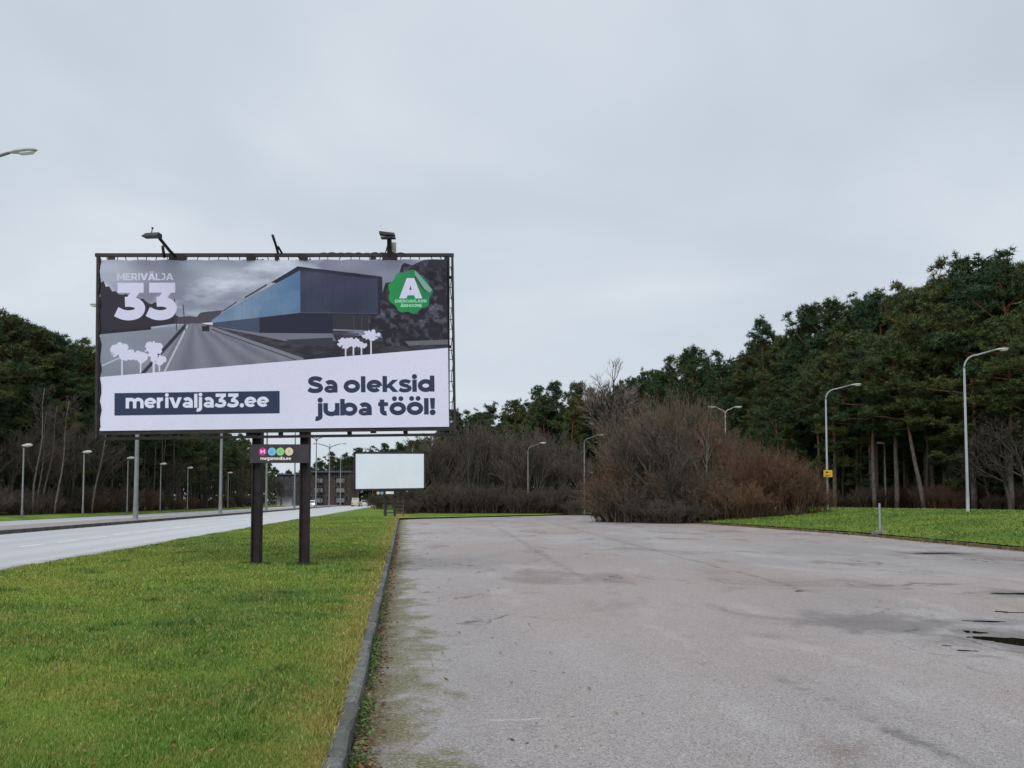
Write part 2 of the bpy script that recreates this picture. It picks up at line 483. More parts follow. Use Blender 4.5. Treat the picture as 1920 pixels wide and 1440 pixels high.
struct('grass_verge', strip('grass_verge', lambda y: RV(NEAR, y), lambda y: KERBL(y) if y < 77.5 else min(KERBL(77.5) + (y-77.5)*0.62, 6.0) if y < 112 else min(6.0, KERBL(y) + 16 - (y-112)*0.1), vy, lambda x, y, s: zverge(x, y) if y < 77.5 else 0.12 + (0.03 if 0 < s < 1 else -0.02) + bumps(x, y)*0.5, M_LAWN, 22), 'green lawn strip between road and lot')
def zlawn(x, y): return zland(x, y) + 0.03 + bumps(x, y)*0.6*min(1, max(0, x - XR(y)))
struct('right_lawn', strip('right_lawn', lambda y: XR(y) + 0.14, lambda y: XR(y) + 18, list(np.arange(-4, 125, 1.5)), lambda x, y, s: zlawn(x, y), M_LAWN2, 26), 'lawn rising from the lot to the pine wood')

# --- main road, median, second carriageway, far verge
RY = [-40, 0, 20, 40, 80, 160, 260, 420]
struct('road', strip('road', lambda y: RV(FAR, y), lambda y: RV(NEAR, y) + 0.02, RY, lambda x, y, s: 0.1, M_ROAD, 1), 'pale main road')
def slab(name, v0, v1, z0, z1, mat, ys=RY):
    m = MB()
    for a, b in zip(ys[:-1], ys[1:]):
        m.hexa([(RV(v0,a),a,z0),(RV(v1,a),a,z0),(RV(v1,b),b,z0),(RV(v0,b),b,z0),(RV(v0,a),a,z1),(RV(v1,a),a,z1),(RV(v1,b),b,z1),(RV(v0,b),b,z1)])
    return m.mesh(name, mat)
struct('median', slab('median', MED, FAR-0.18, -0.05, 0.262, M_MED), 'paved strip between the two carriageways')
struct('median_kerb', slab('median_kerb', FAR-0.18, FAR, -0.05, 0.268, M_KERBD))
struct('second_road', strip('second_road', lambda y: RV(FAR2, y), lambda y: RV(MED, y), RY, lambda x, y, s: 0.1, M_ROAD, 1))
struct('far_verge', strip('far_verge', lambda y: RV(-33.5, y), lambda y: RV(FAR2, y), list(np.arange(-20, 260, 8.0)), lambda x, y, s: 0.12 + 0.2*min(1, (1-s)*6) + bumps(x, y), M_LAWN, 12))
for i, (px, py) in enumerate(((60,1022),(127,1014),(182,1007),(228,1001),(265,997),(300,993),(332,989.5),(362,986.5))):
    p = at(px, py, 1.446*1800/(py-HORIZON))
    L2 = 1.1
    m = MB(); m.face([(p.x+0.06, p.y-L2, 0.104), (p.x+0.20, p.y-L2, 0.104), (p.x+0.20+ROAD_K*2*L2, p.y+L2, 0.104), (p.x+0.06+ROAD_K*2*L2, p.y+L2, 0.104)])
    o = struct('road_marking', m.mesh('road_marking', M_PAINT))

# --- kerb stones of the lot
kerb = bpy.data.objects.new('kerb', None); COL.objects.link(kerb); kerb['kind'] = 'structure'
def stone_mesh(seed):
    r = random.Random(seed); m = MB(); q = lambda: r.uniform(-0.006, 0.006)
    Ls = 0.70
    # a chamfered stone: profile across x, swept along y
    prof = [(-0.12, -0.12), (0.0, -0.12), (0.0, 0.135), (-0.020, 0.153), (-0.106, 0.153), (-0.12, 0.138)]
    secs = []
    for y in (0.008, 0.030, 0.35, Ls-0.030, Ls-0.008):
        e = 0.86 if y in (0.008, Ls-0.008) else 1.0
        secs.append([(-0.06 + (x+0.06)*e + q()*0.6, y, z*e + (q() if z > 0 else 0)) for x, z in prof])
    n = len(prof); b = 0
    for sct in secs: m.v += sct
    for j in range(len(secs)-1):
        for i in range(n):
            i2 = (i+1) % n; m.f.append((j*n+i2, j*n+i, (j+1)*n+i, (j+1)*n+i2))
    m.f.append(tuple(range(n))); m.f.append(tuple((len(secs)-1)*n + i for i in reversed(range(n))))
    return m.mesh('kerb_stone', M_KERB)
stones = [stone_mesh(i) for i in range(6)]
ka = math.atan(0.113)
y = 3.2; i = 0
while y < 46:
    o = link('kerb_stone', stones[i % 6], kerb)
    o.location = (KX(y) + random.uniform(-.008, .008), y, random.uniform(-.018, .010))
    o.rotation_euler = (random.uniform(-.012, .012), random.uniform(-.05, .05), ka + random.uniform(-.014, .014))
    y += 0.70 * math.cos(ka) + random.uniform(.030, .050); i += 1
m = MB()
while y < 77:
    m.hexa([(KX(y)-.12,y,-.1),(KX(y),y,-.1),(KX(y+.69),y+.69,-.1),(KX(y+.69)-.12,y+.69,-.1),(KX(y)-.12,y,.15),(KX(y),y,.15),(KX(y+.69),y+.69,.15),(KX(y+.69)-.12,y+.69,.15)])
    y += 0.70
stuff('kerb_stone', m.mesh('kerb_stone_run', M_KERB), None, kerb)
m = MB(); yy = -4.0
while yy < 88:
    a, b = (XR(yy), yy), (XR(yy+0.98), yy+0.98); z = random.uniform(0.085, 0.115)
    m.hexa([(a[0],a[1],-.1),(a[0]+.14,a[1],-.1),(b[0]+.14,b[1],-.1),(b[0],b[1],-.1),(a[0],a[1],z),(a[0]+.14,a[1],z),(b[0]+.14,b[1],z),(b[0],b[1],z)])
    yy += 1.0
struct('kerb_far_side', m.mesh('kerb_far_side', M_KERBG), 'low dirty kerb overgrown by the far lawn')

# --- puddles and a wet pothole
t = NT('puddle_water'); M_WATER = t.done((0.012, 0.010, 0.008), t.ramp(t.noise(3, 2), 0.3, 0.7, 0.02, 0.06), 0.35)
def puddle(px, py, half_w, half_d, rot, seed, label):
    r = random.Random(seed); c0 = at(px, py, CAM_Z*1800/(py-HORIZON)); n = 26
    pts = []
    ph = [r.uniform(0, 6.28) for _ in range(4)]
    for k in range(n):
        a = 2*math.pi*k/n
        q = 1 + 0.22*math.sin(2*a+ph[0]) + 0.16*math.sin(3*a+ph[1]) + 0.12*math.sin(5*a+ph[2]) + r.uniform(-.07, .07)
        x, y2 = half_w*.85*q*math.cos(a), half_d*.72*q*math.sin(a)
        pts.append((c0.x + x*math.cos(rot)-y2*math.sin(rot), c0.y + x*math.sin(rot)+y2*math.cos(rot), 0.004))
    m = MB(); m.face(pts); struct('puddle', m.mesh('puddle', M_WATER), label)
for i, a in enumerate(((1905,1200,0.42,0.42,-0.5,'biggest dark puddle on the lot'),(1826,1183,0.13,0.16,-0.5,None),(1848,1163,0.30,0.08,-0.15,None),(1908,1112,0.42,0.22,-0.3,None),(1876,1145,0.08,0.10,0.2,None),(1910,1147,0.22,0.06,-.1,None),
                       (1758,1037,0.85,0.35,0.05,'long wet patch near the far kerb'),(1812,1217,0.10,0.05,-.2,None),(1775,1208,0.06,0.03,-.2,None),(1498,1107,0.09,0.10,0,None))):
    puddle(a[0], a[1], a[2], a[3], a[4], 40+i, a[5])

# ------------------------------------------------------------------ lettering drawn into the poster print
def arc(cx, cy, rx, ry, a0, a1, n=14):
    return [(cx + rx*math.cos(R(a0+(a1-a0)*i/n)), cy + ry*math.sin(R(a0+(a1-a0)*i/n))) for i in range(n+1)]
def smooth(pts, n=5):
    P = [pts[0]] + list(pts) + [pts[-1]]; o = []
    for i in range(1, len(P)-2):
        p0, p1, p2, p3 = P[i-1:i+3]
        for k in range(n):
            u = k/n
            o.append(tuple(0.5*((2*p1[j]) + (-p0[j]+p2[j])*u + (2*p0[j]-5*p1[j]+4*p2[j]-p3[j])*u*u + (-p0[j]+3*p1[j]-3*p2[j]+p3[j])*u**3) for j in (0, 1)))
    return o + [pts[-1]]
XH, W0 = 0.76, 0.235
def glyphs():
    G = {}; h = W0/2
    S = lambda p, w=W0: ('s', p, w); P = lambda p: ('p', p); D = lambda x, y, r=0.145: ('d', x, y, r)
    st = lambda x, a=0.0, b=XH: S([(x, a), (x, b)])
    s_path = [(.70,.76),(.60,.845),(.42,.885),(.23,.845),(.155,.72),(.22,.60),(.42,.515),(.61,.44),(.675,.29),(.59,.155),(.38,.115),(.19,.15),(.06,.235)]
    G['m'] = (1.20, [st(.12), S(arc(.355,.40,.235,.245,180,0)+[(.59,0)]), S(arc(.825,.40,.235,.245,180,0)+[(1.06,0)])])
    G['e'] = (.80, [S(arc(.40,.38,.285,.265,-2,318,26), W0*.93), S([(.16,.375),(.68,.375)], W0*.62)])
    G['r'] = (.53, [st(.12), S(arc(.40,.36,.28,.29,180,88))])
    G['i'] = (.29, [st(.13), D(.13,.94,.135)])
    G['v'] = (.80, [P([(-.01,XH),(.25,XH),(.40,.28),(.56,XH),(.80,XH),(.51,0),(.28,0)])])
    G['a'] = (.77, [S([(.60,0),(.60,.42)]), S(arc(.36,.40,.24,.25,0,140)), S(arc(.35,.21,.21,.125,0,360,22), W0*.75)])
    G['l'] = (.29, [st(.13,0,1.0)]); G['j'] = (.29, [S([(.14,XH),(.14,-.02)]+arc(-.04,-.02,.18,.15,0,-110)), D(.14,.94,.135)])
    three = [S([(.06,.885),(.72,.885)]), P([(.44,.82),(.72,.80),(.72,.90),(.50,.575),(.40,.60),(.26,.56)]), S(smooth([(.25,.49),(.42,.49),(.57,.43),(.635,.31),(.56,.17),(.38,.115),(.20,.135),(.03,.22)]))]
    G['3'] = (.80, three); G['.'] = (.30, [D(.14,.135,.15)]); G[' '] = (.24, [])
    G['S'] = (.80, [S(smooth(s_path))])
    G['s'] = (.68, [S(smooth([(x*.84, y*.76) for x, y in s_path]), W0*.84)])
    G['o'] = (.86, [S(arc(.42,.38,.30,.265,0,360,26))]); G['ö'] = (.86, G['o'][1] + [D(.26,.98,.125), D(.58,.98,.125)])
    G['k'] = (.80, [st(.12,0,1.0), P([(.22,.22),(.22,.44),(.50,XH),(.79,XH),(.48,.42),(.81,0),(.52,0),(.33,.26)])])
    G['d'] = (.87, [S(arc(.40,.38,.285,.265,0,360,26)), st(.725,0,1.0)]); G['b'] = (.87, [S(arc(.47,.38,.285,.265,0,360,26)), st(.12,0,1.0)])
    G['u'] = (.84, [S([(.12,XH),(.12,.34)]+arc(.40,.34,.28,.235,180,360)), st(.70)])
    G['t'] = (.58, [S([(.22,.94),(.22,.26)]+arc(.40,.26,.18,.155,180,285)), S([(.02,.655),(.52,.655)], .20)])
    G['!'] = (.32, [P([(.02,1.0),(.28,1.0),(.25,.34),(.06,.34)]), D(.15,.135,.15)])
    G['g'] = (.86, [S(arc(.40,.38,.28,.265,0,360,22)), S([(.72,XH),(.72,.02)]+arc(.42,.02,.30,.20,0,-140))])
    G['M'] = (1.10, [P([(.02,0),(.02,1),(.24,1),(.54,.48),(.83,1),(1.05,1),(1.05,0),(.81,0),(.81,.58),(.60,.22),(.48,.22),(.26,.60),(.26,0)])])
    G['E'] = (.78, [st(.13,0,1), S([(.13,.9),(.70,.9)],.2), S([(.13,.5),(.64,.5)],.18), S([(.13,.1),(.72,.1)],.2)])
    G['R'] = (.86, [st(.13,0,1), S([(.13,.895),(.42,.895)]+arc(.42,.645,.24,.25,90,-90)+[(.13,.395)],.21), P([(.36,.36),(.60,.38),(.84,0),(.57,0)])])
    G['I'] = (.32, [st(.15,0,1)]); G['V'] = (.98, [P([(-.01,1),(.26,1),(.49,.36),(.73,1),(.98,1),(.61,0),(.36,0)])])
    A = [P([(-.01,0),(.36,1),(.62,1),(.99,0),(.72,0),(.49,.68),(.26,0)]), S([(.2,.26),(.78,.26)],.18)]
    G['A'] = (.98, A); G['Ä'] = (.98, A + [D(.33,1.18,.11), D(.65,1.18,.11)])
    G['L'] = (.70, [st(.13,0,1), S([(.13,.1),(.68,.1)],.21)]); G['J'] = (.66, [S([(.12,.9),(.5,.9),(.5,.32)]+arc(.28,.32,.22,.215,0,-140),.21)])
    G['N'] = (.96, [P([(.02,0),(.02,1),(.22,1),(.66,.42),(.66,1),(.90,1),(.90,0),(.70,0),(.26,.58),(.26,0)])])
    G['G'] = (.92, [S(arc(.47,.5,.35,.385,50,330,24),.22), S([(.78,.12),(.78,.52)],.2)])
    G['K'] = (.86, [st(.13,0,1), P([(.24,.28),(.24,.55),(.60,1),(.88,1),(.52,.55),(.90,0),(.60,0),(.36,.36)])])
    G['H'] = (.94, [st(.13,0,1), st(.77,0,1), S([(.13,.5),(.77,.5)],.2)]); G['O'] = (1.0, [S(arc(.48,.5,.36,.385,0,360,26),.22)])
    return G
GLY = glyphs()

class Print:
    """a flat print: an image filled by shapes with soft edges (pixel coordinates, y down)"""
    def __init__(s, w_, h_, base): s.w, s.h = w_, h_; s.a = np.ones((h_, w_, 3), np.float32) * np.array(lin(base), np.float32)
    def win(s, x0, y0, x1, y1, pad=3):
        x0, y0 = max(0, int(x0)-pad), max(0, int(y0)-pad); x1, y1 = min(s.w, int(x1)+pad+1), min(s.h, int(y1)+pad+1)
        if x1 <= x0 or y1 <= y0: return None
        return x0, y0, x1, y1, *np.meshgrid(np.arange(x0, x1)+.5, np.arange(y0, y1)+.5)
    def blend(s, q, sd, col, op=1.0):
        al = np.clip(0.5 - sd, 0, 1)[..., None] * (op if np.isscalar(op) else op[..., None])
        b = s.a[q[1]:q[3], q[0]:q[2]]
        cc = col if isinstance(col, np.ndarray) and col.ndim == 3 else np.array(lin(col), np.float32)
        s.a[q[1]:q[3], q[0]:q[2]] = b*(1-al) + cc*al
    @staticmethod
    def sd_poly(P, X, Y):
        d = np.full(X.shape, 1e9); ins = np.zeros(X.shape, bool); n = len(P)
        for i in range(n):
            ax, ay = P[i]; bx, by = P[(i+1) % n]; ex, ey = bx-ax, by-ay; wx, wy = X-ax, Y-ay
            tt = np.clip((wx*ex + wy*ey)/max(1e-9, ex*ex+ey*ey), 0, 1)
            d = np.minimum(d, (wx-ex*tt)**2 + (wy-ey*tt)**2)
            if ey != 0: ins ^= ((ay > Y) != (by > Y)) & (X < ex*(Y-ay)/ey + ax)
        return np.where(ins, -1, 1)*np.sqrt(d)
    @staticmethod
    def sd_stroke(P, wd, X, Y, butt=True):
        d = np.full(X.shape, 1e9)
        for (ax, ay), (bx, by) in zip(P[:-1], P[1:]):
            ex, ey = bx-ax, by-ay; wx, wy = X-ax, Y-ay
            tt = np.clip((wx*ex + wy*ey)/max(1e-9, ex*ex+ey*ey), 0, 1)
            d = np.minimum(d, (wx-ex*tt)**2 + (wy-ey*tt)**2)
        d = np.sqrt(d) - wd/2
        if butt and math.dist(P[0], P[-1]) > 1e-6:
            for (p, q) in ((P[0], P[1]), (P[-1], P[-2])):
                l = math.dist(p, q); nx, ny = (p[0]-q[0])/l, (p[1]-q[1])/l
                along = (X-p[0])*nx + (Y-p[1])*ny
                near = np.hypot(X-p[0], Y-p[1]) < wd*0.75
                d = np.where(near, np.maximum(d, along), d)
        return d
    def poly(s, P, col, op=1.0):
        q = s.win(min(p[0] for p in P), min(p[1] for p in P), max(p[0] for p in P), max(p[1] for p in P))
        if q: s.blend(q, s.sd_poly(P, q[4], q[5]), col[q[1]:q[3], q[0]:q[2]] if isinstance(col, np.ndarray) else col, op)
    def line(s, P, wd, col, op=1.0):
        q = s.win(min(p[0] for p in P)-wd, min(p[1] for p in P)-wd, max(p[0] for p in P)+wd, max(p[1] for p in P)+wd)
        if q: s.blend(q, s.sd_stroke(P, wd, q[4], q[5]), col, op)
    def disc(s, x, y, r, col, op=1.0):
        q = s.win(x-r, y-r, x+r, y+r)
        if q: s.blend(q, np.hypot(q[4]-x, q[5]-y)-r, col, op)
    def text(s, txt, x0, x1, base, cap, col, weight=1.0, slope=0.0):
        nat = sum(GLY[ch][0] for ch in txt) - 0.06
        kx = (x1-x0)/nat; x = x0
        for ch in txt:
            adv, prims = GLY[ch]; px = lambda u: x + u*kx; py = lambda v, u=0: base - v*cap + slope*(x-x0)
            if prims:
                q = s.win(x-0.3*kx, base-1.4*cap-20, x+(adv+.2)*kx, base+.4*cap+20)
                if q:
                    sd = np.full(q[4].shape, 1e9)
                    for pr in prims:
                        if pr[0] == 's': sd = np.minimum(sd, s.sd_stroke([(px(a), py(b)) for a, b in pr[1]], pr[2]*weight*(kx+cap)/2, q[4], q[5]))
                        elif pr[0] == 'p': sd = np.minimum(sd, s.sd_poly([(px(a), py(b)) for a, b in pr[1]], q[4], q[5]))
                        else: sd = np.minimum(sd, np.hypot(q[4]-px(pr[1]), q[5]-py(pr[2])) - pr[3]*weight*(kx+cap)/2)
                    s.blend(q, sd, col)
            x += adv*kx
    def image(s, name, gain):
        im = bpy.data.images.new(name, s.w, s.h, float_buffer=True)
        im.colorspace_settings.name = 'Non-Color'
        rgba = np.ones((s.h, s.w, 4), np.float32); rgba[..., :3] = np.clip(s.a*gain, 0, 0.93)
        im.pixels.foreach_set(rgba[::-1].ravel()); im.update(); im.pack()
        return im

def fbm(w_, h_, cell, octs=5, sx=1.0, sy=1.0, seed=0):
    g = np.random.default_rng(seed); o = np.zeros((h_, w_), np.float32); amp, tot = 1.0, 0.0
    for k in range(octs):
        cx, cy = max(2.0, cell*sx/2**k), max(2.0, cell*sy/2**k)
        nx, ny = int(w_/cx)+3, int(h_/cy)+3; r = g.random((ny, nx)).astype(np.float32)
        X = np.arange(w_)/cx; Yv = np.arange(h_)/cy; xi, yi = X.astype(int), Yv.astype(int); fx, fy = X-xi, Yv-yi
        fx = fx*fx*(3-2*fx); fy = (fy*fy*(3-2*fy))[:, None]
        a = r[yi][:, xi]*(1-fx) + r[yi][:, xi+1]*fx; b = r[yi+1][:, xi]*(1-fx) + r[yi+1][:, xi+1]*fx
        o += amp*(a*(1-fy)+b*fy); tot += amp; amp *= 0.55
    return o/tot

def colour_field(f, a, b):
    f = np.clip(f, 0, 1)[..., None].astype(np.float32)
    return np.array(lin(a), np.float32)*(1-f) + np.array(lin(b), np.float32)*f

def make_poster():
    Wp, Hp = 1740, 850
    def q(p):
        x, y = p; u = (x-75)/1740.0
        top = 237-5*u; bot = 1088-23*u
        return ((x-75), (y-top)/(bot-top)*Hp)
    Q = lambda *ps: [q(p) for p in ps]
    pr = Print(Wp, Hp, (150, 153, 168))
    f1 = fbm(Wp, Hp, 420, 6, 1.4, 0.5, 3); f2 = fbm(Wp, Hp, 150, 5, 1.6, 0.6, 8)
    yy = np.linspace(0, 1, Hp)[:, None]; xx = np.linspace(0, 1, Wp)[None, :]
    cl = np.clip((f1-0.44)*4.2 + (f2-0.5)*1.8, 0, 1)
    cl = np.clip(cl + 0.5*np.exp(-((xx-0.36)/0.12)**2-((yy-0.10)/0.10)**2) + 0.45*(xx < 0.5)*np.clip((yy-0.22)*4, 0, 1) + 0.55*np.exp(-((xx-0.03)/0.08)**2-((yy-0.08)/0.1)**2) - 0.9*np.clip((xx-0.52)*6, 0, 1), 0, 1)
    pr.a[:] = colour_field(cl, (124, 128, 148), (204, 210, 226))
    dark = (46, 43, 56)
    jag = lambda a, b, n, amp, sd: (lambda r: [(a[0]+(b[0]-a[0])*i/n, a[1]+(b[1]-a[1])*i/n + (r.uniform(-amp, amp) if 0 < i < n else 0)) for i in range(n+1)])(random.Random(sd))
    pr.poly(Q((76,352), (92,342), (104,372), (120,368), *jag((135,395),(290,430),9,9,1), *jag((300,440),(400,470),6,8,2), (440,505), (470,520), (470,552), (60,606)), dark)
    pr.poly(Q((462,522), (520,516), (560,520), *jag((575,500),(690,488),5,3,4), (650,545), (540,556), (462,556)), (72,68,82))
    # field and road
    gf = fbm(Wp, Hp, 200, 5, 2.5, 0.4, 5)
    pr.poly(Q((60,606), (300,582), (545,552), (400,800), (60,830)), colour_field(gf, (112,118,134), (146,152,166)))
    pr.line(Q((75,600), (330,576)), 16, (38,36,48))
    pr.line(Q((60,775), (180,722)), 7, (178,182,198))
    rf = np.clip(0.5 + 0.5*np.sin((xx*Wp-470)/np.maximum(20, (yy*Hp-300))*9.0)*0.5 + (fbm(Wp, Hp, 60, 4, 1, 3, 6)-.5)*.5, 0, 1)
    pr.poly(Q((505,556), (585,552), (1100,735), (360,800)), colour_field(rf, (98,99,116), (130,131,145)))
    pr.line(Q((505,560), (285,806)), 17, (44,44,58)); pr.line(Q((513,562), (397,795)), 9, (178,180,196))
    pr.poly(Q((585,556), (632,560), (1240,600), (1815,655), (1815,682), (1090,735)), colour_field(fbm(Wp, Hp, 26, 4, 2, 0.6, 9)*1.6-0.5, (40,38,48), (78,76,88)))
    pr.poly(Q((632,566), (880,598), (1235,598), (1255,640), (1150,636), (1000,640)), (112,112,128))
    pr.poly(Q((1000,634), (1240,622), (1240,668), (1100,660)), (52,56,68))
    pr.line(Q((622,574), (1090,734)), 20, (120,120,136)); pr.line(Q((632,582), (1060,736)), 5, (58,58,74))
    pr.poly(Q((585,566), (622,566), (622,592), (585,592)), (36,34,46))
    for xa in (447, 490): pr.line(Q((xa, 430 if xa == 447 else 460), (xa+12, 590)), 5, (62,60,74))
    # the building
    fc = fbm(Wp, Hp, 120, 5, 1.3, 1.0, 12)
    bl = np.clip((xx*Wp-560)/450*0.8 + (fc-.5)*1.6 - (yy-0.2)*0.4, 0, 1)
    pr.poly(Q((632,538), (700,492), (1078,285), (1078,498), (640,550)), colour_field(bl, (118,140,166), (76,108,146)))
    pr.poly(Q((900,440), (1078,400), (1078,498), (860,525)), (64,96,140), 0.35)
    pr.poly(Q((1078,285), (1470,328), (1468,502), (1078,498)), colour_field((fc-.35)*1.5 , (46,52,72), (60,66,90)))
    for k in range(1, 9):
        u = k/9; xa = 640+438*u; yt = 535-250*u; pr.line(Q((xa, yt), (xa, 548-50*u)), 2.5, (84,112,148), 0.55)
    for k in range(1, 7):
        xa = 1078+390*k/7; pr.line(Q((xa, 288+40*k/7), (xa, 498)), 2.5, (44,48,68), 0.6)
    pr.poly(Q((800,470),(905,400),(960,430),(1040,380),(1076,400),(1076,470),(900,500)), colour_field(np.clip((f2-.42)*4, 0, 1), (96,126,160), (150,172,196)), 0.45)
    pr.poly(Q((1065,268), (1485,318), (1485,334), (1078,288), (960,352), (930,350)), (36,40,58))
    pr.line(Q((910,360), (800,425)), 8, (52,58,80)); pr.line(Q((760,445), (690,492)), 6, (60,66,88))
    pr.poly(Q((1466,325), (1490,322), (1490,506), (1466,504)), (34,36,52))
    pr.poly(Q((638,550), (1078,499), (1490,503), (1490,584), (1240,602), (880,600), (640,566)), (33,36,54))
    pr.poly(Q((640,552), (872,524), (872,598), (640,564)), (62,74,98))
    pr.poly(Q((1240,508), (1440,508), (1440,582), (1240,582)), (48,46,58))
    for xa in (1345, 1385, 1420): pr.line(Q((xa,515), (xa,578)), 6, (62,60,74))
    pr.line(Q((1240,584), (1400,590)), 9, (120,120,138)); pr.line(Q((1240,597), (1370,606)), 8, (74,62,74))
    # trees on the right of the print
    tf = fbm(Wp, Hp, 24, 4, 1, 1, 21); tf = np.clip((tf-0.48)*3.2, 0, 1)*np.clip(fbm(Wp, Hp, 130, 3, 1, 1, 22)*2-.5, 0, 1)
    pr.poly(Q(*jag((1415,545),(1480,505),4,8,31), *jag((1482,440),(1505,350),4,12,32), *jag((1540,345),(1600,250),5,14,33), (1640,262), (1700,232), (1816,228), (1818,660), *jag((1760,655),(1500,668),9,10,34), (1480,600), (1430,600)), colour_field(tf, (34,31,44), (98,98,116)))
    pr.poly(Q((1600,640), (1815,632), (1818,655), (1620,662)), (104,108,118), 0.8)
    # pale field
    pale = (212, 212, 234)
    pr.poly(Q((55,822), (1830,672), (1840,1100), (55,1110)), pale)
    navy = (44, 54, 84)
    pr.poly(Q((148,900), (972,888), (972,1000), (148,1012)), navy)
    b0 = q((203,975)); b1 = q((915,972))
    pr.text('merivalja33.ee', b0[0], b1[0], b0[1]+1, 69, (216,218,238), 0.95)
    b0 = q((1110,896)); b1 = q((1742,893)); pr.text('Sa oleksid', b0[0], b1[0], b0[1]+2, 82, navy, 1.08)
    b0 = q((1160,1008)); b1 = q((1745,1003)); pr.text('juba tööl!', b0[0], b1[0], b0[1]+4, 84, navy, 1.08)
    b0 = q((158,339)); b1 = q((440,338)); pr.text('MERIVÄLJA', b0[0], b1[0], b0[1], 35, (196,198,216), 0.85)
    b0 = q((150,534)); b1 = q((455,534)); pr.text('33', b0[0], b1[0], b0[1], 178, (206,206,230), 1.12)
    # green badge with a folded edge
    bc = q((1628,395)); bp = []
    for k in range(120):
        a = 2*math.pi*k/120; rr = 108*(1 + 0.055*math.cos(9*a+0.4))
        bp.append((bc[0]+rr*math.cos(a), bc[1]+rr*0.99*math.sin(a)))
    gg = np.clip((xx*Wp-bc[0]+100)/200*0.6 + 0.25*(1-(yy*Hp-bc[1]+100)/200), 0, 1)*np.ones((Hp, 1))
    pr.poly(bp, colour_field(gg, (30,142,72), (36,112,84)))
    cut = Q((1662,268), (1790,255), (1790,420), (1748,392)); pr.poly(cut, colour_field(tf, (34,31,44), (98,98,116)))
    pr.poly(Q((1652,286), (1668,300), (1738,384), (1728,398), (1700,380), (1655,312)), (128,158,150))
    pr.poly(Q((1655,312), (1700,380), (1712,408), (1650,330)), (28,78,62), 0.8)
    A = lambda x, y: q((1600 + (x-860)/4.5+31, 395 + (y-800)/4.5))
    pr.poly([A(600,945), A(775,490), A(945,490), A(1120,945), A(965,945), A(940,875), A(790,875), A(760,945)], (206,206,228))
    pr.poly([A(858,650), A(885,755), A(832,755)], (60,72,84))
    b0 = A(505,1038); b1 = A(1215,1038); pr.text('ENERGIAKLASSI', b0[0], b1[0], b0[1], 15, (150,214,180), 0.9)
    b0 = A(625,1138); b1 = A(1110,1138); pr.text('ÄRIHOONE', b0[0], b1[0], b0[1], 15, (160,220,190), 0.9)
    # small white tree drawings
    def tree(cx, top, bot, wd, base, seed):
        r = random.Random(seed); x, y0 = cx, top; 
        for k in range(20):
            a = r.uniform(0, 6.28); rr = r.uniform(.25, 1)
            c_ = q((cx + wd*.40*rr*math.cos(a), (top+bot)/2 + (bot-top)*.36*rr*math.sin(a))); pr.disc(c_[0], c_[1], (bot-top)*r.uniform(.13, .19), (206,206,228))
        for k in range(16):
            a = r.uniform(0, 6.28); p0 = q((cx, (top+bot)/2)); p1 = q((cx+wd*.47*math.cos(a), (top+bot)/2+(bot-top)*.42*math.sin(a)))
            pr.line([p0, p1], 7, (206,206,228))
        pr.line(Q((cx, (top+bot)/2), (cx, base)), 7, (206,206,228))
    tree(185,645,738,122,812,1); tree(245,680,738,70,720,2); tree(278,690,752,76,800,3); tree(342,634,728,96,800,4); tree(372,706,760,74,792,5); tree(345,715,745,40,796,6)
    tree(1303,618,682,90,716,7); tree(1342,616,674,66,712,8); tree(1382,638,680,60,712,9); tree(1430,580,640,96,706,10)
    pr.a *= (1 + (fbm(Wp, Hp, 5, 2, 1, 1, 40)[..., None]-.5)*0.10)
    return pr.image('poster_print', 1.06)

# ------------------------------------------------------------------ the big billboard
M_STEEL = simple('dark_brown_steel', (0.016, 0.012, 0.015), 0.55, 0.45, 2.5, 0.45)
M_RUST = simple('rusty_dark_steel', (0.017, 0.011, 0.013), 0.7, 0.5, 5.0, 0.35)
M_WIRE = simple('black_cord', (0.02, 0.02, 0.022), 0.7, 0.3)
M_LAMPB = simple('floodlight_black', (0.03, 0.03, 0.032), 0.5, 0.3)
M_BOX = simple('beige_plastic', (0.42, 0.40, 0.33), 0.6, 0.1)
M_GLASS = simple('lamp_glass', (0.45, 0.46, 0.46), 0.15, 0.1, spec=0.6)
BD = lambda px: 19.85 + (px-181)/668*0.5                  # the board's right end stands half a metre farther off
def bp(px, py, off=0.0): return at(px, py, BD(px) - off)
board = thing('billboard', 'large billboard on two dark posts with a grey and white banner printed merivalja33.ee', 'billboard', (0, 0, 0))
board.location = (at(525, 1062, 20.3).x, 20.3, 0.16)
OFF = Vector(board.location)
def bpart(name, mb, mat, parent=None, smooth=False):
    for i, p in enumerate(mb.v): mb.v[i] = tuple(Vector(p) - OFF)
    return part(name, mb, mat, parent or board, smooth)
# banner
NX, NY = 72, 36
c00, c10, c11, c01 = (188, 487), (838, 486), (842, 800), (187, 808)
V = []; UV = []
for j in range(NY+1):
    for i in range(NX+1):
        u, v = i/NX, j/NY
        px = (c00[0]*(1-u)+c10[0]*u)*(1-v) + (c01[0]*(1-u)+c11[0]*u)*v
        py = (c00[1]*(1-u)+c10[1]*u)*(1-v) + (c01[1]*(1-u)+c11[1]*u)*v
        sc_u = u*26
        py += 1.6*math.exp(-v*26)*(1-abs(math.sin(math.pi*sc_u/2)))*(1 if 0 < u < 1 else 0)
        wr = 0.028*math.exp(-((v-0.06)/0.035)**2)*math.sin(9*u*2*math.pi/2.1+1) + 0.010*math.exp(-v*5)*math.sin(u*70) + 0.008*math.exp(-(1-v)*6)*math.sin(u*55) + 0.006*math.sin(u*9+v*7)
        p = bp(px, py, 0.02 + wr) - OFF
        V.append(tuple(p)); UV.append((u, 1-v))
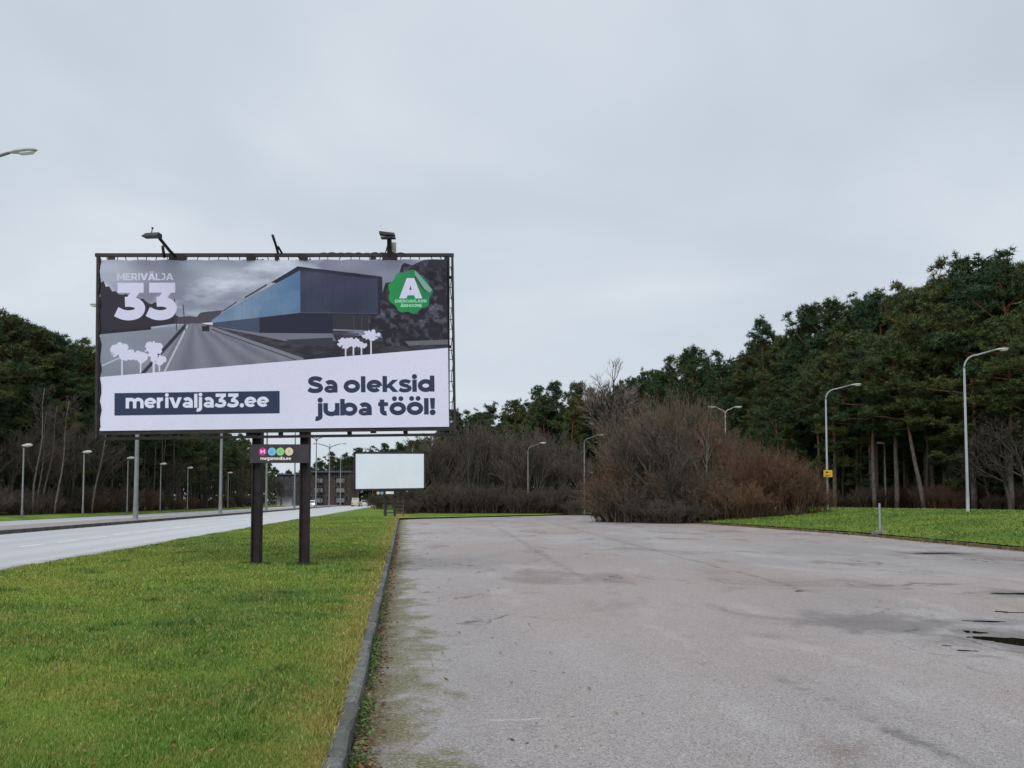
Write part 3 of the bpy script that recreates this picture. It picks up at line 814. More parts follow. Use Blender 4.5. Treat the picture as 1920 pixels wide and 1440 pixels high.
Fc = [(j*(NX+1)+i, (j+1)*(NX+1)+i, (j+1)*(NX+1)+i+1, j*(NX+1)+i+1) for j in range(NY) for i in range(NX)]
me = bpy.data.meshes.new('banner'); me.from_pydata(V, [], Fc)
uvl = me.uv_layers.new(name='UVMap')
for lp in me.loops: uvl.data[lp.index].uv = UV[lp.vertex_index]
me.polygons.foreach_set('use_smooth', [True]*len(Fc)); me.update()
t = NT('printed_banner'); im = t.n('ShaderNodeTexImage'); im.image = make_poster(); im.extension = 'EXTEND'
t.l(t.n('ShaderNodeTexCoord').outputs['UV'], im.inputs[0])
t.bump(t.noise(1.7, 3, 0.5, vec=t.mapped((1, 1, 0.5))), 0.12, 0.06)
me.materials.append(t.done(im.outputs[0], 0.55, 0.25))
link('banner', me, board)
# frame bars
m = MB(); m.beam(bp(179,478.5), bp(851,478.5), 0.07, 0.07, (0,1,0)); bpart('frame_bar', m, M_STEEL)
m = MB(); m.beam(bp(184,475), bp(181,822), 0.05, 0.06); bpart('frame_bar', m, M_STEEL)
m = MB(); m.beam(bp(848,476), bp(853,815), 0.05, 0.06); bpart('frame_bar', m, M_STEEL)
m = MB(); m.beam(bp(181,811.5,-.04), bp(853,803.5,-.04), 0.08, 0.08, (0,1,0)); bpart('frame_bar', m, M_STEEL)
m = MB(); m.beam(bp(180,823,-.05), bp(855,814.5,-.05), 0.05, 0.055, (0,1,0)); bpart('frame_bar', m, M_RUST)
# back truss
for px in (209, 330, 471, 568, 700, 838):
    m = MB(); m.beam(bp(px,476,-.22), bp(px,818 if px < 500 else 812,-.22), 0.11, 0.12)
    bpart('back_beam', m, M_STEEL)
for py in (520, 650, 770):
    m = MB(); m.beam(bp(186,py,-.30), bp(846,py,-.30), 0.06, 0.06, (0,1,0)); bpart('back_rail', m, M_STEEL)
for px, wd in ((471, 16), (569, 15), (333, 30), (731, 28), (519, 6)):
    m = MB(); m.beam(bp(px-wd/2,483,-.03), bp(px+wd/2,483,-.03), 0.14, 0.13, (0,1,0)); bpart('bracket', m, M_RUST)
for px in (471, 526, 571, 655, 760):
    m = MB(); m.beam(bp(px,806,-.09), bp(px+1,824-(px-181)*.0126,-.09), 0.09 if px in (526,655,760) else 0.22, 0.06); bpart('bracket', m, M_RUST)
# cords that lace the banner to the frame
m = MB(); r = random.Random(5)
for k in range(34):
    u = (k+.5)/34; px = 190+u*646
    m.tube([bp(px + r.uniform(-3,3), 480), bp(px + r.uniform(-3,3), 488 + r.uniform(0,2))], 0.009, 4)
for k in range(16):
    v = (k+.5)/16; py = 490+v*312
    m.tube([bp(184-v*3, py + r.uniform(-2,2)), bp(189, py + r.uniform(-2,2))], 0.009, 4)
    m.tube([bp(848.5+v*4, py + r.uniform(-2,2)), bp(838+v*4, py + r.uniform(-2,2))], 0.008, 4)
for k in range(10):
    px = 600+k*16; m.tube([bp(px, 476+r.uniform(-2,0)), bp(px+8, 474+r.uniform(-2,1)), bp(px+16, 476)], 0.014, 4)
o = bpart('lacing_cord', m, M_WIRE); o['kind'] = 'stuff'
# left edge is wound with rope
m = MB(); m.tube([bp(186.5+1.5*math.sin(k*1.3), 482+k*8.2, 0.02) for k in range(40)], [0.02 + 0.012*abs(math.sin(k*2.1)) for k in range(40)], 5); bpart('rope', m, M_RUST)
# right side cable
m = MB(); m.tube([bp(845+3*math.sin(k*.9)*.5+k*.12, 500+k*8, -.02) for k in range(38)], 0.008, 4); bpart('cable', m, M_WIRE)
# posts: H-section
for x0, x1, yb in ((469.5, 485.5, 1064), (560, 575.5, 1063)):
    m = MB(); dpt = 20.3
    a, b = at(x0, yb+3, dpt), at(x1, yb+3, dpt); top = at((x0+x1)/2, 486, dpt).z
    wd = b.x-a.x; cx = (a.x+b.x)/2; z0 = a.z-.12; 
    m.box((cx-wd/2, dpt-.02, z0), (cx-wd/2+.028, dpt+.26, top)); m.box((cx+wd/2-.028, dpt-.02, z0), (cx+wd/2, dpt+.26, top))
    m.box((cx-wd/2+.028, dpt+.03, z0), (cx+wd/2-.028, dpt+.06, top))
    p = bpart('post', m, M_RUST)
    m = MB(); m.box((cx-wd/2-.03, dpt-.05, z0), (cx+wd/2+.03, dpt+.30, z0+.13)); bpart('base_plate', m, M_STEEL, p)
# owner's sign between the posts
def make_owner_sign():
    Ws, Hs = 660, 210; pr = Print(Ws, Hs, (52, 48, 54))
    pr.a *= (1 + (fbm(Ws, Hs, 60, 4, 2, 1, 3)[..., None]-.5)*0.7)
    for cx, col, ch in ((142,(176,40,116),'M'),(246,(112,176,216),'E'),(340,(136,190,120),'G'),(438,(204,196,160),'A')):
        pr.disc(cx, 82, 45, col)
        k = 20 if ch != 'M' else 26
        pr.text(ch, cx-k, cx+k, 82+22, 44, (236,180,226) if ch == 'M' else tuple(int(v*.86) for v in col))
    pr.text('megamedia.ee', 118, 460, 176, 36, (214,206,202), 1.0)
    return pr.image('owner_sign_print', 1.25)
p0, p1 = at(469, 833, 20.15), at(579, 868, 20.15)
m = MB(); m.box((p0.x, 20.15, p1.z), (p1.x, 20.19, p0.z)); sg = bpart('owner_sign', m, simple('sign_edge', (.05,.045,.05), .6))
me = bpy.data.meshes.new('sign_face')
q = [(p0.x, 20.147, p1.z), (p1.x, 20.147, p1.z), (p1.x, 20.147, p0.z), (p0.x, 20.147, p0.z)]
me.from_pydata([tuple(Vector(p)-OFF) for p in q], [], [(0,1,2,3)])
uvl = me.uv_layers.new(name='UVMap')
for lp, u in zip(me.loops, ((0,0),(1,0),(1,1),(0,1))): uvl.data[lp.index].uv = u
t = NT('owner_sign_print'); im = t.n('ShaderNodeTexImage'); im.image = make_owner_sign(); im.extension = 'EXTEND'
t.l(t.n('ShaderNodeTexCoord').outputs['UV'], im.inputs[0]); me.materials.append(t.done(im.outputs[0], 0.5, 0.3))
link('sign_face', me, sg)
# lamps on arms along the top
def lamp_arm(pts, rad): 
    m = MB(); m.tube(pts, rad, 6); return bpart('lamp_arm', m, M_RUST)
a1 = lamp_arm([bp(330,482,0), bp(318,470,.25), bp(297,444,.6)], 0.035)
m = MB(); m.tube([bp(308,482,0), bp(305,462,.35)], 0.03, 6); bpart('arm_strut', m, M_RUST, a1)
m = MB()
c_ = bp(286,441.5,.75)
m.hexa([c_+Vector(v) for v in ((-.18,-.15,-.05),(.14,-.15,-.035),(.14,.15,-.02),(-.18,.15,-.03),(-.10,-.10,.025),(.16,-.10,.04),(.16,.10,.045),(-.10,.10,.03))]); fl = bpart('floodlight', m, M_LAMPB, a1)
m = MB(); m.tube([c_+Vector((-.02,0,.05)), c_+Vector((-.01,0,.12)), c_+Vector((.0,0,.165))], [.012,.01,.028], 5); bpart('floodlight_stem', m, M_LAMPB, fl)
a2 = lamp_arm([bp(522,478,0), bp(518,462,.12), bp(511,441,.45)], 0.028)
m = MB(); m.tube([bp(530,477,0), bp(521,462,.12)], 0.025, 6); bpart('arm_strut', m, M_RUST, a2)
a3 = lamp_arm([bp(730,482,0), bp(730,446,.1)], 0.05)
c_ = bp(727,441,.25)
m = MB()
m.hexa([c_+Vector(v) for v in ((-.17,-.10,.005),(.15,-.10,-.025),(.15,.10,-.02),(-.17,.10,.01),(-.17,-.10,.065),(.15,-.10,.025),(.15,.10,.025),(-.17,.10,.065))])
m.box(c_+Vector((-.14,-.08,-.072)), c_+Vector((.165,.08,-.05))); bpart('floodlight', m, M_LAMPB, a3)
m = MB(); m.tube([bp(722,478,0), bp(726,462,.05), bp(728,450,.1)], 0.012, 5); bpart('cable', m, M_WIRE, a3)
m = MB(); m.box(bp(734,474,.0), bp(743,457,-.12)); bpart('switch_box', m, M_BOX)

# ------------------------------------------------------------------ the blank board farther on
D2 = 84.0
b2 = thing('billboard', 'small far billboard with a blank pale blue-white sheet beyond the lawn strip', 'billboard', (at(732,968,D2).x, D2, 0.14)); OFF = Vector(b2.location)
board2 = b2
def b2part(name, mb, mat, parent=None):
    for i, p in enumerate(mb.v): mb.v[i] = tuple(Vector(p) - OFF)
    return part(name, mb, mat, parent or b2)
M_BLANK = simple('blank_sheet', (0.70, 0.76, 0.84), 0.5, 0.03, 0.4)
A = lambda px, py, o=0: at(px, py, D2-o)
m = MB(); m.hexa([A(667,851,.06),A(795,851,.06),A(795,851,.03),A(667,851,.03),A(667,917,.06),A(795,915,.06),A(795,915,.03),A(667,917,.03)])
m.v = m.v; b2part('sheet', m, M_BLANK)
for a_, b_, k in (((664,849),(797,848),'h'),((664,918.5),(797,916.5),'h'),((665,848),(665,920),'v'),((796.5,847),(796.5,918),'v')):
    m = MB(); m.beam(A(*a_), A(*b_), 0.14, 0.16, (0,1,0)); b2part('frame_bar', m, M_STEEL)
for px in (690, 731, 770):
    m = MB(); m.beam(A(px,849,-.3), A(px,918,-.3), 0.15, 0.15); b2part('back_beam', m, M_STEEL)
for px in (723, 740):
    m = MB(); m.beam(A(px,850,-.25), A(px,969,-.25), 0.17, 0.22); b2part('post', m, M_STEEL)
m = MB(); m.hexa([A(706,920,.05),A(741,920,.05),A(741,920,0),A(706,920,0),A(706,930,.05),A(741,930,.05),A(741,930,0),A(706,930,0)]); os2 = b2part('owner_sign', m, M_STEEL)
for px, col in ((709,(.55,.5,.4)),(716,(.25,.4,.55))):
    m = MB(); m.tube([A(px,924.5,.055), A(px,924.5,.075)], 0.13, 10); b2part('badge', m, simple('badge_paint', col, .6), os2)
m = MB(); m.hexa([A(723.5,921.5,.07),A(738,921.5,.07),A(738,921.5,.055),A(723.5,921.5,.055),A(723.5,926,.07),A(738,926,.07),A(738,926,.055),A(723.5,926,.055)]); b2part('white_plate', m, simple('white_plate', (.75,.75,.75), .6), os2)
m = MB(); m.tube([A(774,849,0), A(773,844,.2)], 0.03, 5); b2part('lamp_arm', m, M_GLASS)
# timber pallet and planks leaning between its posts
M_WOOD = simple('grey_timber', (0.16, 0.14, 0.125), 0.85, 0.3, 4)
pal = thing('pallet_stack', 'weathered grey timber frame standing behind the far blank board', 'timber frame', (at(734,967,86).x, 86, .14))
for k in range(4):
    m = MB(); m.box((-.75, 0, .25+k*.32), (1.1, .04, .36+k*.32)); part('plank', m, M_WOOD, pal)
for x in (-.7, 1.0):
    m = MB(); m.box((x, .04, 0), (x+.09, .13, 1.5)); part('upright', m, M_WOOD, pal)

# ------------------------------------------------------------------ lamps
M_GALV = simple('galvanised_steel', (0.27, 0.29, 0.30), 0.5, 0.12, 1.5, 0.5)
M_GALVD = simple('weathered_grey_pole', (0.155, 0.168, 0.160), 0.6, 0.2, 1.5, 0.4)
M_HEAD = simple('lamp_head_grey', (0.42, 0.42, 0.40), 0.5, 0.1)
M_LENS = simple('lamp_lens', (0.62, 0.63, 0.62), 0.2, 0.05, spec=0.6)
def head_mesh(length, wd, th, lens=False):
    m = MB()
    if lens:
        m.tube([(length*f_, 0, -th*.28) for f_ in (.35,.45,.8,.92)], [wd*.15, wd*.36, wd*.36, wd*.12], 10)
        m.v = [(x, y, -th*.30 + (z+th*.28)*.5) for x, y, z in m.v]
    else:
        prof = [(0,.16),(.10,.3),(.30,.46),(.62,.5),(.88,.40),(1.0,.16)]
        m.tube([(length*f_, 0, 0) for f_, r_ in prof], [wd*r_ for f_, r_ in prof], 10)
        m.v = [(x, y, z*th/wd if z > 0 else z*th/wd*.45) for x, y, z in m.v]
    return m
def curved_lamp(base, top_z, arms, label, group=None, r0=0.085, r1=0.055, head_len=0.75, mat=None, name='street_lamp', rise=0.25, bend=0.7, mount='curve'):
    """arms: list of (reach, azimuth) in metres / radians"""
    mat = mat or M_GALV
    o = thing(name, label, 'street lamp', base, 0, group)
    H = top_z - base[2]
    m = MB(); zt = H - (bend + rise if mount == 'curve' else 0.0)
    m.lathe((0,0,-.1), [(r0*1.5, 0), (r0*1.5, .12), (r0*1.15, .14), (r0*1.12, 1.2), (r0, 1.25), (r1, zt+.1)], 12)
    part('pole', m, mat, o, True)
    for reach, az in arms:
        d = Vector((math.cos(az), math.sin(az), 0))
        pts = []
        if mount == 'curve':
            for k in range(8):
                a = R(90*k/7); pts.append(d*(bend*(1-math.cos(a))) + Vector((0,0, zt + bend*math.sin(a))))
            pts.append(d*(reach-head_len*.8) + Vector((0,0,zt+bend+rise)))
            pts[0] = Vector((0,0,zt))
        else:
            pts = [Vector((0,0,H-1.1)), d*.25+Vector((0,0,H-.55)), d*(reach*.45)+Vector((0,0,H-.12)), d*(reach-head_len*.8)+Vector((0,0,H+.08))]
        m = MB(); m.tube(pts, [r1]*(len(pts)-1)+[r1*.75], 8); ar = part('arm', m, mat, o, True)
        hd = part('lamp_head', head_mesh(head_len, head_len*.36, head_len*.22), M_HEAD, ar, True)
        hd.location = pts[-1]; hd.rotation_euler = (0, R(-4), az)
        ln_ = part('lens', head_mesh(head_len, head_len*.36, head_len*.22, True), M_LENS, ar, True)
        ln_.location = pts[-1]; ln_.rotation_euler = (0, R(-4), az)
    return o
# along the lot's far side
for px, pyb, pyt, d, hx, lab in ((1815,961,656,54,1895,'tall grey lamp with one curved arm, nearest one on the right lawn'),
                             (1552,950,722,70,1616,'grey curved lamp carrying the small yellow sign'),
                             (1096,962,816,101,1131,'grey curved lamp at the left tip of the red-brown bushes'),
                             (990,962,831,103.5,1022,'faint curved lamp among the bare grey trees')):
    b = at(px, pyb, d); tp = at(px, pyt, d); b.z = min(zland(b.x, b.y), b.z+.2)
    curved_lamp(b, tp.z, [((hx-px)/1800*d, 0.0)], lab, 'curved lamps round the lot', mat=M_GALV if d < 100 else M_GALVD, r0=.082 if d < 100 else .066, r1=.055 if d < 100 else .042, bend=.75 if d < 100 else .6, rise=.30, head_len=.8)
d = 90; b = at(1362, 950, d); b.z = .5
curved_lamp(b, at(1362,764,d).z, [(29/1800*d, 0), (29/1800*d, math.pi)], 'twin-armed lamp rising behind the red-brown bushes', 'curved lamps round the lot', r0=.1, r1=.06, bend=.5, rise=.18, head_len=.85)
# yellow plate on the second lamp
ys_ = thing('yellow_sign', 'small yellow sign strapped to a grey lamp pole beside the bushes', 'sign', at(1551.5,888,69.7))
M_YEL = simple('yellow_sign_paint', (0.62, 0.40, 0.02), 0.5, 0.06); M_INK = simple('sign_ink', (0.05,0.045,0.03), .6)
m = MB(); m.box((-.32,-.12,-.25), (.32,-.095,.25)); part('plate', m, M_YEL, ys_)
m = MB(); m.box((-.17,-.126,.02), (.0,-.121,.15)); m.box((.05,-.126,.06), (.19,-.121,.10)); m.box((-.2,-.126,-.14), (.2,-.121,-.10)); part('pictogram', m, M_INK, ys_)
m = MB(); m.box((-.1,-.095,-.03), (.1,.1,.03)); part('strap', m, M_GALV, ys_)
# median lamps with two arms
ML = 'double-armed road lamps on the median'
mlabs = ['grey double-armed lamp on the median under the billboard\'s left half', 'double-armed median lamp seen just left of the dark posts', 'thin median lamp showing between the two billboard posts', 'thin median lamp close left of the second billboard post', 'far median lamp in front of the apartment block', 'farther double-armed lamp left of the blank board', 'farthest double-armed lamp near the blank board']
for i, (px, pyb, d, hgt) in enumerate(((254,974,64.5,13.6),(413,964,89.3,13.6),(499,956,118,13.4),(552,953,150,13.4),(592,950,176,13.4),(617,948,196,13),(638,946,243,12.6))):
    b = at(px, pyb, d); b.z = 0.25
    tp = 1.55 + (938-571)*64.5/1800 if i == 0 else hgt
    curved_lamp(b, tp, [(3.3, R(-4)), (3.3, R(176))], mlabs[i], ML, r0=.15 if d < 100 else .15, r1=.085, head_len=1.15, mat=M_GALVD, mount='brace')
p = at(64, 293, 35)
o = curved_lamp((p.x-2.9, 35, .25), p.z+.0, [(2.9, R(-4)), (2.9, R(176))], 'nearest road lamp, only its grey head and arm tip in view at the frame edge', ML, r0=.16, r1=.075, head_len=1.05, mat=M_GALVD, mount='brace')
# footpath lamps along the left wood
M_PATHHEAD = simple('white_lamp_plastic', (.46,.46,.45), .5, .05)
PL = 'small white-headed footpath lamps along the wood'
for px, pyb, pyt, d, lab in ((41,970,838,69,'white-headed path lamp farthest left in front of the wood'),(155,966,850,79,'white-headed path lamp beside the pale slanting birch stems'),(238,960,861,93,'path lamp close left of the thick grey median lamp'),(300,958,872,104,'path lamp close right of the thick grey median lamp'),(351,957,879,116,'path lamp halfway between the two grey median lamps'),(427,954,888,140,'faint path lamp right of the thin grey median lamp'),(472,955,852,100,'white-headed lamp peeping out beside the left billboard post')):
    b = at(px, pyb, d); b.z = min(b.z, .3)
    o = thing('path_lamp', lab, 'street lamp', b, 0, PL); H = at(px, pyt, d).z - b.z
    m = MB(); m.lathe((0,0,-.05), [(.085,0),(.085,.6),(.062,.65),(.05,H)], 10); part('pole', m, M_GALVD, o, True)
    m = MB(); m.tube([(-.12,0,H),(-.05,0,H+.05),(.25,0,H+.10),(.5,0,H+.12),(.62,0,H+.11)], [.05,.11,.17,.14,.05], 8)
    m.v = [(x, y, H+.05+(z-H)*.75) for x, y, z in m.v]; part('lamp_head', m, M_PATHHEAD, o, True)
for px, pyb, pyt, d, lab in ((1445,950,834,100,'short grey lamp between the twin-armed lamp and the yellow sign'),(1661,954,832,78,'thin dark lamp at the wood edge near the leaning pine')):
    b = at(px, pyb, d); b.z = zland(b.x, b.y)
    o = thing('path_lamp', lab, 'street lamp', b, 0, 'small lamps at the pine wood'); H = at(px, pyt, d).z - b.z; s_ = 1 if px < 1500 else -1
    m = MB(); m.lathe((0,0,-.05), [(.10,0),(.08,1.0),(.055,H)], 10); part('pole', m, M_GALV if px < 1500 else M_GALVD, o, True)
    m = MB(); m.tube([(0,0,H),(s_*.15,0,H+.05),(s_*.5,0,H+.08),(s_*.62,0,H+.08)], [.05,.09,.10,.04], 8); part('lamp_head', m, M_LENS if px < 1500 else M_HEAD, o, True)
# marker post on its concrete foot
b = at(1650, 998, 41); b.z = 0.12
o = thing('marker_post', 'thin grey post in a small concrete foot at the far kerb', 'post', b)
m = MB(); m.lathe((0,0,.1), [(.045,0),(.045,1.18),(.03,1.2)], 8); part('pole', m, M_GALV, o)
m = MB(); m.hexa([(-.30,-.24,-.06),(.30,-.24,-.06),(.30,.24,-.06),(-.30,.24,-.06),(-.25,-.19,.15),(.25,-.19,.15),(.25,.19,.15),(-.25,.19,.15)]); part('concrete_foot', m, simple('old_concrete', (.16,.15,.14), .9, .3, 6), o)

# ------------------------------------------------------------------ far building, shelter, cars
M_BRICK = simple('dark_brick', (0.060, 0.040, 0.036), 0.9, 0.25, 1.5); M_PLAS = simple('dark_plaster', (0.045, 0.044, 0.052), 0.9, 0.2, .5)
M_WIN = simple('window_glass', (0.03, 0.035, 0.045), 0.1, 0.2, spec=.6); M_WFR = simple('window_frame', (0.16,0.16,0.16), .6, .05); M_ROOF = simple('blue_grey_roof', (0.06, 0.08, 0.13), .6, .1)
M_BALC = simple('balcony_front', (0.15, 0.155, 0.17), .7, .15)
DB = 262
apt = thing('apartment_building', 'dark three-storey apartment block with balconies far down the road', 'building', (0, DB, .1))
def X(px, d=DB): return (px-960)/1800*d
def Z(py, d=DB): return at(960, py, d).z - .1
m = MB(); m.box((X(578), 0, -.3), (X(656), 14, Z(886))); part('wall', m, M_BRICK, apt)
m = MB(); m.box((X(514), 3, -.3), (X(577.5), 16, Z(890))); part('wall', m, M_PLAS, apt, label='plain dark grey end wing')
m = MB(); m.box((X(575), -1.2, Z(886)+.005), (X(659), 15, Z(883))); part('roof', m, M_ROOF, apt)
m = MB(); m.box((X(513), 2.5, Z(890)+.005), (X(577.5), 17, Z(888))); part('roof', m, M_ROOF, apt)
def window(x0, x1, z0, z1, yf):
    m = MB(); m.box((x0-.06, yf-.10, z0-.06), (x1+.06, yf-.004, z1+.06)); fr = part('window', m, M_WFR, apt)
    m = MB(); m.box((x0, yf-.13, z0), (x1, yf-.104, z1)); part('pane', m, M_WIN, fr)
fl = [(943, 929), (924, 911), (906, 892)]
for (zb, zt) in fl:
    za, zb2 = Z(zb), Z(zt); hgt = zb2-za
    for cx in (583, 592, 606, 616, 630, 650):
        window(X(cx)-.45, X(cx)+.45, za+hgt*.35, zb2-.15, 0)
    for cx in (522, 534, 546, 558): window(X(cx)-.4, X(cx)+.4, za+hgt*.4, zb2-.25, 3)
    for cx in (599, 640):
        m = MB(); m.box((X(cx)-1.1, -1.15, za+.12), (X(cx)+1.1, -.01, za+.28)); m.box((X(cx)-1.1, -1.15, za+.30), (X(cx)+1.1, -1.07, za+1.25)); part('balcony', m, M_BALC, apt)
        window(X(cx)-.7, X(cx)+.7, za+.3, zb2-.15, 0)
DS = 215
bs = thing('bus_shelter', 'small white roadside shelter in front of the dark apartment wing', 'shelter', (X(534,DS), DS, .2))
M_WHT = simple('white_panel', (0.55,0.55,0.55), .6, .06)
m = MB(); m.box((-.55,0,0), (1.75,.08,1.75)); part('back_panel', m, M_WHT, bs)
m = MB(); m.box((-1.7,0,0), (-.95,.08,1.6)); part('back_panel', m, M_WHT, bs)
m = MB(); m.box((-1.8,-1.2,1.80), (1.9,.15,1.92)); part('roof', m, M_BALC, bs)
for x in (-1.7, 1.75):
    m = MB(); m.box((x-.05,-1.1,0), (x+.05,-1.0,1.80)); part('column', m, M_GALVD, bs)
M_TYRE = simple('tyre_rubber', (.015,.015,.016), .8, .2); M_CG = simple('car_glass', (.02,.024,.03), .08, .1, spec=.6)
M_LIT = NT('lit_headlight'); M_LIT.p.inputs['Emission Color'].default_value = (1,.95,.85,1); M_LIT.p.inputs['Emission Strength'].default_value = 2.5; M_LIT = M_LIT.done((.8,.8,.75), .3)
M_RED = simple('tail_light_red', (.30,.02,.02), .3, .1)
def car(px, py, d, paint, label, facing, kind='car', lit=False):
    """facing 0: drives away from the camera, pi: drives towards it"""
    b = at(px, py, d); b.z = .1
    o = thing('car' if kind == 'car' else 'van', label, 'car' if kind == 'car' else 'van', b, math.atan(0.107) + facing)
    hw, Ln = .88, 4.3
    if kind == 'car': prof = [(-2.1,.32),(-2.15,.62),(-2.05,.92),(-1.75,1.0),(-1.2,1.44),(.25,1.47),(1.0,1.0),(1.95,.82),(2.12,.6),(2.1,.32)]
    else: prof = [(-2.3,.35),(-2.35,.8),(-2.3,1.85),(-2.1,2.0),(1.0,2.0),(1.75,1.2),(2.35,1.02),(2.4,.6),(2.38,.35)]
    m = MB(); n = len(prof)
    for x, s_ in ((-hw, 0), (-hw, 1), (hw, 1), (hw, 0)):
        for y_, z_ in prof:
            ins = .16 if z_ > 1.1 else 0.0; k = 1 if x > 0 else -1
            m.v.append((x - k*(ins if s_ else ins+.05), y_*(1 if s_ else .985), z_ if s_ else z_*.985))
    m.v = m.v
    for a, bb in ((0,1),(1,2),(2,3)):
        for i in range(n):
            j = (i+1) % n; m.f.append((a*n+i, bb*n+i, bb*n+j, a*n+j))
    m.f.append(tuple(range(n))); m.f.append(tuple(3*n+i for i in reversed(range(n))))
    part('body', m, paint, o)
    zt = 1.38 if kind == 'car' else 1.85; zl = 1.02 if kind == 'car' else 1.25
    yb = -2.0 if kind == 'car' else -2.42
    m = MB(); m.hexa([(-.68,yb+.15,zl),(.68,yb+.15,zl),(.68,yb+.3,zl),(-.68,yb+.3,zl),(-.58,-1.40 if kind=='car' else yb+.1,zt),(.58,-1.40 if kind=='car' else yb+.1,zt),(.58,-1.2 if kind=='car' else yb+.3,zt),(-.58,-1.2 if kind=='car' else yb+.3,zt)]); part('rear_window', m, M_CG, o)
    yf0, yf1 = (1.06, .36) if kind == 'car' else (1.85, 1.1)
    m = MB(); m.hexa([(-.68,yf0-.2,zl),(.68,yf0-.2,zl),(.68,yf0,zl),(-.68,yf0,zl),(-.58,yf1-.2,zt),(.58,yf1-.2,zt),(.58,yf1,zt),(-.58,yf1,zt)]); part('windscreen', m, M_CG, o)
    for x in (-1, 1):
        for y_ in (-1.35, 1.35):
            m = MB(); m.tube([(x*.66,y_,.32),(x*.90,y_,.32)], .32, 14); part('wheel', m, M_TYRE, o)
        m = MB(); m.box((x*.68-.16, (-2.19 if kind=='car' else -2.39), .68), (x*.68+.16, -2.05, .86)); part('tail_light', m, M_RED, o)
        m = MB(); m.box((x*.66-.17, 2.0, .62), (x*.66+.17, 2.16 if kind=='car' else 2.42, .78)); part('headlight', m, M_LIT if lit else M_LENS, o)
        m = MB(); m.hexa([(x*.885-.01,-1.3,1.0),(x*.885+.01,-1.3,1.0),(x*.885+.01,.7,1.0),(x*.885-.01,.7,1.0),(x*.78-.01,-1.0,1.38),(x*.78+.01,-1.0,1.38),(x*.78+.01,.3,1.38),(x*.78-.01,.3,1.38)]); part('side_window', m, M_CG, o)
car(667, 949.5, 225, simple('cream_paint', (.55,.50,.38), .35, .03), 'cream van driving away, left of the cars under the blank board', 0, 'van')
car(684, 949.5, 232, simple('silver_paint', (.50,.48,.48), .35, .03), 'pale silver car beside the cream van', 0)
car(697, 949, 238, simple('dark_paint', (.05,.045,.06), .35, .05), 'dark car half hidden by the shrub right of the silver car', 0)
car(584, 951, 196, simple('white_car_paint', (.62,.60,.62), .35, .03), 'white car coming towards us with headlights on, beside the right billboard post', math.pi, 'car', True)

# ------------------------------------------------------------------ trees
t = NT('pine_needles')
ir = t.island(); orr = t.objrand()
c = t.mix(t.ramp(ir, 0, 1, smooth=False), (0.014, 0.036, 0.018), (0.062, 0.104, 0.036))
c = t.mix(t.ramp(orr, 0.25, 1.0, 0, 0.75), c, (0.098, 0.104, 0.030))
c = t.mix(t.ramp(t.noise(0.35, 3), 0.45, 0.7, 0, 0.5), c, (0.022, 0.066, 0.036))
M_NEEDLE = t.done(c, 0.65, 0.2)
t = NT('pine_bark')
z = t.n('ShaderNodeSeparateXYZ'); t.l(t.co, z.inputs[0])
f = t.noise(5, 4, 0.6, vec=t.mapped((3, 3, 0.6)))
c = t.mix(t.ramp(f, 0.3, 0.7), (0.062, 0.050, 0.042), (0.18, 0.155, 0.135))
cu = t.mix(t.ramp(f, 0.3, 0.7), (0.13, 0.062, 0.034), (0.26, 0.135, 0.080))
M_BARK = t.done(t.mix(t.ramp(z.outputs[2], 4.5, 9.5), c, cu), 0.9, 0.15)
def bark(name, a, b):
    t = NT(name); f = t.noise(4, 4, 0.65, vec=t.mapped((3, 3, 1))); orr = t.objrand()
    c = t.mix(t.ramp(f, 0.3, 0.7), a, b); c = t.mix(t.ramp(orr, 0, 1, 0, .35), c, tuple(v*.55 for v in a))
    return t.done(c, 0.9, 0.15)
M_GREYBARK = bark('grey_bark', (0.055, 0.050, 0.042), (0.105, 0.098, 0.082))
M_BIRCH = bark('pale_bark', (0.10, 0.098, 0.08), (0.22, 0.21, 0.18))
M_TWIG = bark('grey_twigs', (0.062, 0.051, 0.040), (0.130, 0.108, 0.086))
M_TWIGR = bark('red_brown_twigs', (0.092, 0.054, 0.036), (0.190, 0.115, 0.078))
M_TWIGB = bark('dull_brown_twigs', (0.092, 0.070, 0.050), (0.195, 0.152, 0.112))
M_TWIGP = bark('pinkish_twigs', (0.17, 0.13, 0.12), (0.26, 0.21, 0.20))

def puffs(C, rr, n, size, g, up=0.35, wd=0.16):
    """needle tufts: n small triangles round each centre"""
    k = len(C); C = np.repeat(C, n, 0); rr = np.repeat(rr, n)
    d = g.normal(size=(k*n, 3)); d[:, 2] = d[:, 2]*0.7 + up; d /= np.linalg.norm(d, axis=1)[:, None]
    off = g.normal(size=(k*n, 3))*np.array([.42, .42, .24])*rr[:, None]
    p = C + off; ln_ = (size*g.uniform(.6, 1.4, k*n))[:, None]
    s = np.cross(d, g.normal(size=(k*n, 3))); s /= np.linalg.norm(s, axis=1)[:, None] + 1e-9
    tip = p + d*ln_; a = p - d*ln_*.35 + s*ln_*wd; b = p - d*ln_*.1 - s*ln_*wd
    return np.stack([a, b, tip], 1).reshape(-1, 3)

